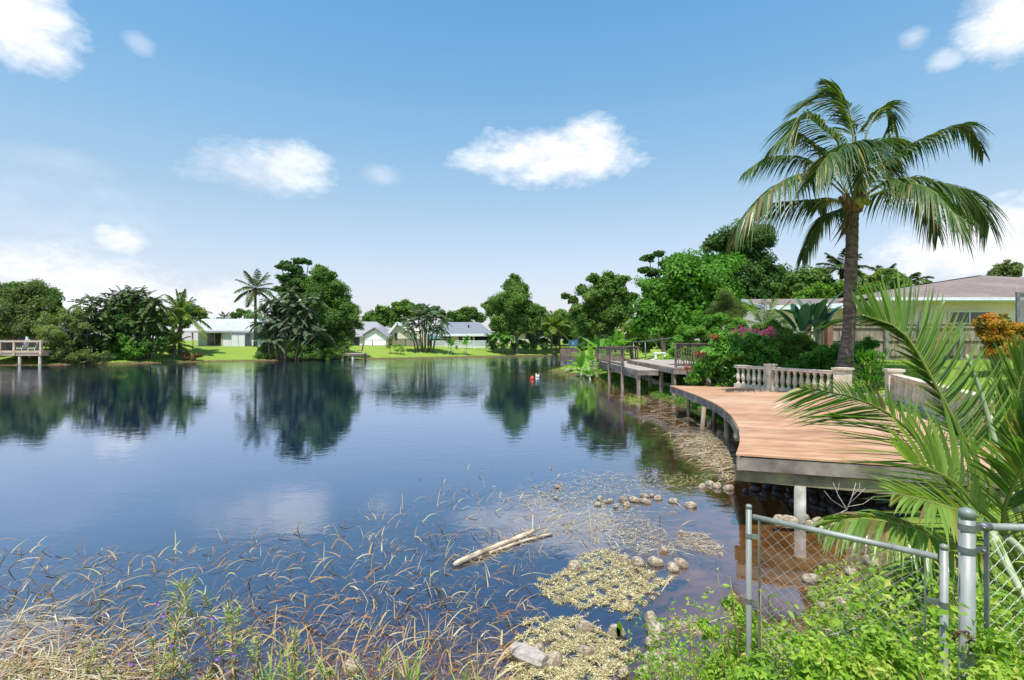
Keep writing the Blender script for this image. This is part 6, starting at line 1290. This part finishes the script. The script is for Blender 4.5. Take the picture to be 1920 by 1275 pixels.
# ================================================================ weeds along the near bank
def blades(mb, P, h, w_, droop, rn, lean=.35, nseg=3):
    n = len(P); a = rng.uniform(0, 6.28, n); Q, rr = strips(P, np.stack([np.cos(a)*lean, np.sin(a)*lean, np.ones(n)], 1)+rng.normal(size=(n,3))*.1, h, w_, droop, rn, nseg, 'taper', 0); mb.quads(Q, rr)
def petunia(px, D, h, label, nfl, seed):
    r_ = np.random.default_rng(seed); x = X(px, D); z = max(g1(x, D), -.1); t = thing('wild_petunia', label, 'wild plant', (x, D, z), 'violet flowering weeds along the near shore'); ms = MB(); ml = MB(); mf = MB()
    for k in range(3):
        dx, dy = r_.normal(0, .05, 2); top = np.array([x+dx*2.4, D+dy*2, z+h*r_.uniform(.75, 1)]); P = smooth_path([(x+dx*.3, D+dy*.3, z-.1), (x+dx, D+dy, z+h*.5), top], 12); ms.tube(P, np.linspace(.0055, .002, 12), 5)
        for i in range(2, 12):
            n = 5 if i < 10 else 9; a = r_.uniform(0, 6.28, n); el = r_.uniform(.2, 1.1, n)+.3*(i > 9)
            Q, rr = strips(np.repeat(P[i][None], n, 0), np.stack([np.cos(a)*np.cos(el), np.sin(a)*np.cos(el), np.sin(el)], 1), h*r_.uniform(.10, .22, n), r_.uniform(.007, .013, n), .3, np.where(r_.uniform(size=n) < .55, r_.uniform(.86, 1, n), r_.uniform(.4, .8, n)), 4, 'lance', .3); ml.quads(Q, rr)
    ms.build('stem', M_stem, t); ml.build('leaf', M_reed, t)
    for i in range(nfl):
        c = np.array([x+r_.normal(0,.07), D-.08+r_.normal(0,.03), z+h*r_.uniform(.35, .8)]); fl = MB(); n = 5; a = np.arange(5)*2*math.pi/5
        Q, rr = strips(np.repeat(c[None], n, 0), np.stack([np.cos(a), np.full(n,-.45), np.sin(a)], 1), .024, .024, .1, r_.uniform(0,1,n), 3, 'oblong', 0, np.stack([-np.sin(a), np.zeros(n), np.cos(a)], 1)); fl.quads(Q, rr)
        fl.tube([c, c+[0,.02,-.03]], [.006,.003], 5); fl.build('blossom', M_violet, t)
for a in ((318,4.25,1.02,'tallest spiky violet flowering weed, left of centre in the foreground',3,1),(437,4.35,.62,'violet flowering weed just right of the tallest spiky weed',3,2),(372,4.1,.42,'short weed with a violet bloom between the two taller ones',2,3),(208,4.1,.26,'low violet flowering weed in the bottom left straw',1,4),
    (488,4.3,.50,'spiky weed without bloom right of the violet flowering pair',0,5),(288,4.15,.5,'leafy weed leaning left of the tallest spiky weed',1,6),(620,4.05,.34,'small leafy weed between the two green blade clumps',0,9),(700,4.1,.40,'reddish stemmed weed at the bottom beside the cream lower mat',0,10),(150,4.2,.30,'small weed sticking out of the bottom left straw',0,11),(550,4.15,.5,'green topped weed left of the big green blade clump',0,7),(415,4.5,.68,'thin tall weed standing behind the violet flowering weed',1,8)): petunia(*a)
def near_weeds():
    # leafy cover at bottom right
    n = 62000; P = np.stack([rng.uniform(.7, 5.5, n), rng.uniform(1.2, 6.3, n)], 1); d = -sdist(P, WATER); k = d > -.12 + .12*np.sin(P[:,0]*9)*np.sin(P[:,1]*7)
    k &= (P[:, 0] < 3.6 + rng.normal(0,.4,n)) & (P[:, 0]/P[:, 1] < 1.15) & (P[:,0]/P[:,1] > .12); P = P[k]; d = d[k]; z = np.maximum(gz(P[:, 0], P[:, 1]), 0)
    hh = (.20+.16*np.sin(P[:,0]*4.1+1)*np.sin(P[:,1]*3.7)+.12*np.sin(P[:,0]*11)*np.sin(P[:,1]*13))*np.clip((d+.15)*1.3, .12, 1)
    h = np.clip(hh*np.where(P[:,1] < 3.4, 1.9, 1.1), .03, .8)*rng.uniform(.15, 1, len(P))**.6; m_ = len(P); P3 = np.column_stack([P, z+h])
    left = P[:, 0]/P[:, 1] < .52+.07*np.sin(P[:,1]*5)
    mb = MB(); q = left; s = int(q.sum()); leaves(mb, P3[q], nrm(np.array([0,-.1,.8])+rng.normal(size=(s,3))*.6), rng.uniform(.018,.042,s), np.clip(.45+.25*np.sin(P3[q][:,0]*14)+rng.uniform(-.3,.35,s), 0, 1), .42)
    tag(mb.build('ground_cover', M_cover), 'fine yellow green weeds on the near bank left of the gate', 'weeds', None, 'stuff')
    mb = MB(); q = ~left; s = int(q.sum()); leaves(mb, P3[q], nrm(np.array([0,-.1,.8])+rng.normal(size=(s,3))*.55), rng.uniform(.025,.060,s), np.clip(rng.uniform(.1,.95,s)+.12*np.sin(P3[q][:,1]*9), 0, .9), .48)
    tag(mb.build('ground_cover', M_bright if False else M_cover), 'broader leaved green weeds below the gate and fence post', 'weeds', None, 'stuff')
    # bushy weed mounds round the gate foot
    mb = MB(); BL = pxblobs([(1345,1235,50,0),(1395,1185,42,0),(1370,1140,26,0),(1440,1240,60,0),(1330,1180,24,0)], 2.75, .9, 0)+pxblobs([(1500,1235,60,0),(1570,1250,60,0),(1650,1240,60,0),(1700,1260,60,0),(1420,1275,60,0),(1840,1260,70,0),(1905,1230,60,0)], 1.75, .8, 0)
    crown(mb, BL, .028, .75, .5, .3, core=False); tag(mb.build('ground_cover', M_cover), 'bushy weed mounds hiding the foot of the gate and fence post', 'weeds', None, 'stuff')
    # taller leafy stalks
    ms = MB(); ml = MB(); pts = []
    for i in range(520):
        x, y = rng.uniform(.9, 3.6), rng.uniform(1.5, 5.2); d = float(-sdist(np.array([[x,y]]), WATER)[0])
        if d < -.05 or x/y > 1.12 or x/y < .2 or (abs(x-1.65) < .25 and abs(y-1.8) < .3): continue
        z = max(g1(x, y), 0); h = rng.uniform(.28, .70)*(.5 if y > 4.4 else 1)*(.9 if y < 2.2 else 1); top = np.array([x+rng.normal(0,.07), y+rng.normal(0,.07), z+h]); Pp = smooth_path([(x,y,z-.05),((x+top[0])/2+.01,y,z+h*.55),top], 9); ms.tube(Pp, np.linspace(.004,.0015,9), 4)
        for j in range(2, 9):
            for sd_ in (0, 1): pts.append((*Pp[j], rng.uniform(0, 6.28), h, x/y))
    A = np.array(pts); a = A[:, 3]; el = rng.uniform(.0, .9, len(A)); sc_ = np.where(A[:,5] < .55, .75, 1.15)
    Q, rr = strips(A[:, :3], np.stack([np.cos(a)*np.cos(el), np.sin(a)*np.cos(el), np.sin(el)], 1), rng.uniform(.022,.055,len(A))*sc_, rng.uniform(.009,.019,len(A))*sc_, .35, np.clip(rng.uniform(0,.85,len(A)),0,1), 3, 'oblong', .35); ml.quads(Q, rr)
    t = thing('ground_cover', 'taller leafy weed stalks standing over the near bank', 'weeds', (2,3,.6)); t['kind'] = 'stuff'
    a_ = ms.build('stem', M_stem, t); b_ = ml.build('foliage', M_cover, t); a_['kind'] = 'stuff'; b_['kind'] = 'stuff'
    # bare twigs
    mb = MB()
    for (px, py, D, l) in ((1400,1190,3.3,.5),(1480,1230,2.7,.4),(1350,1240,3.6,.45),(1600,1240,2.3,.35),(1320,1170,4.2,.45),(1700,1210,2.2,.35),(1240,1110,4.6,.5)):
        p = Pt(px, py, D); a = rng.uniform(0, 6.28); P = smooth_path([p, p+[l*.5*math.cos(a), l*.2*math.sin(a), .08], p+[l*math.cos(a), l*.5*math.sin(a), .05]], 8); mb.tube(P, np.linspace(.005,.002,8), 5)
    tag(mb.build('dry_twigs', M_twig), 'dry twigs lying through the near bank weeds', 'twigs', None, 'stuff')
near_weeds()
def grasses():
    # rough bright grass behind gate and under the young palm
    n = 26000; P = np.stack([rng.uniform(2.2, 9.5, n), rng.uniform(1.6, 10, n)], 1); d = -sdist(P, WATER); k = (d > .25) & (P[:,0]/P[:,1] > .55) & ~((P[:,1] > 7.2) & (P[:,0] < 8.6)); P = P[k]; z = gz(P[:,0], P[:,1]); m_ = len(P); mb = MB()
    blades(mb, np.column_stack([P, z-.01]), rng.uniform(.10,.26,m_), .008, rng.uniform(.2,.8,m_), np.clip(rng.uniform(0,.9,m_),0,1), .45, 4)
    tag(mb.build('grass', M_grass), 'rough bright green grass on the bank beside the young palm', 'grass', None, 'stuff')
    n = 42000; P = np.stack([rng.uniform(8.5, 24, n), rng.uniform(9, 24, n)], 1); k = (sdist(P, YARD) > .15) & (P[:,0]/P[:,1] < 1.1) & (np.hypot((P[:,0]-PALM[0])/1.55, (P[:,1]-PALM[1])/1.05) > 1); P = P[k]; z = gz(P[:,0], P[:,1]); m_ = len(P); mb = MB()
    blades(mb, np.column_stack([P, z-.01]), rng.uniform(.04,.09,m_), .012, rng.uniform(.1,.6,m_), rng.uniform(.1,.85,m_), .4, 2)
    tag(mb.build('grass', M_grass), 'mown green lawn between the balustrades and the wooden fence', 'grass', None, 'stuff')
    # fringe along the far banks
    mb = MB(); L_ = [np.array(p, float) for p in WATER[1:20]]
    for a, b in zip(L_[:-1], L_[1:]):
        ln = np.linalg.norm(b-a); n = int(ln*26*(.6 if a[1] > 55 else 1.4)); s = rng.uniform(0, 1, n)[:, None]; P = a+(b-a)*s; t_ = (b-a)/ln; q = np.array([-t_[1], t_[0]]); P = P + q*rng.uniform(-.15, 1.3, n)[:, None]
        z = np.maximum(gz(P[:,0],P[:,1]), -.05); blades(mb, np.column_stack([P, z-.02]), rng.uniform(.12,.38,n)*(1 if a[1] > 55 else .8), .05, .3, rng.uniform(0,1,n), .4, 2)
    tag(mb.build('shore_grass', M_grass), 'fringe of uncut grass along the far water line', 'grass', None, 'stuff')
    # sedge tuft in the shallows by the docks
    p = On(1190, 752, 0); n = 160; P = p + np.stack([rng.normal(0,.22,n), rng.normal(0,.25,n), np.full(n,-.05)],1); mb = MB(); blades(mb, P, rng.uniform(.25,.6,n), .018, .4, rng.uniform(.5,1,n), .45, 4)
    tag(mb.build('sedge_tuft', M_grass, None, p), 'yellow green sedge tuft in the water before the upper grey dock post', 'sedge')
    mb = MB(); n = 1500; P = np.stack([rng.uniform(3.3,7.4,n), rng.uniform(24,46,n)],1); d = sdist(P, WATER); P = P[(d < .9) & (d > -.4)]; n = len(P); blades(mb, np.column_stack([P, np.maximum(gz(P[:,0],P[:,1]),-.1)-.02]), rng.uniform(.12,.40,n), .02, .4, rng.uniform(.3,1,n), .45, 3)
    tag(mb.build('shore_grass', M_grass), 'sparse yellow green grass tufts in the shallows below the grey docks', 'grass', None, 'stuff')
grasses()
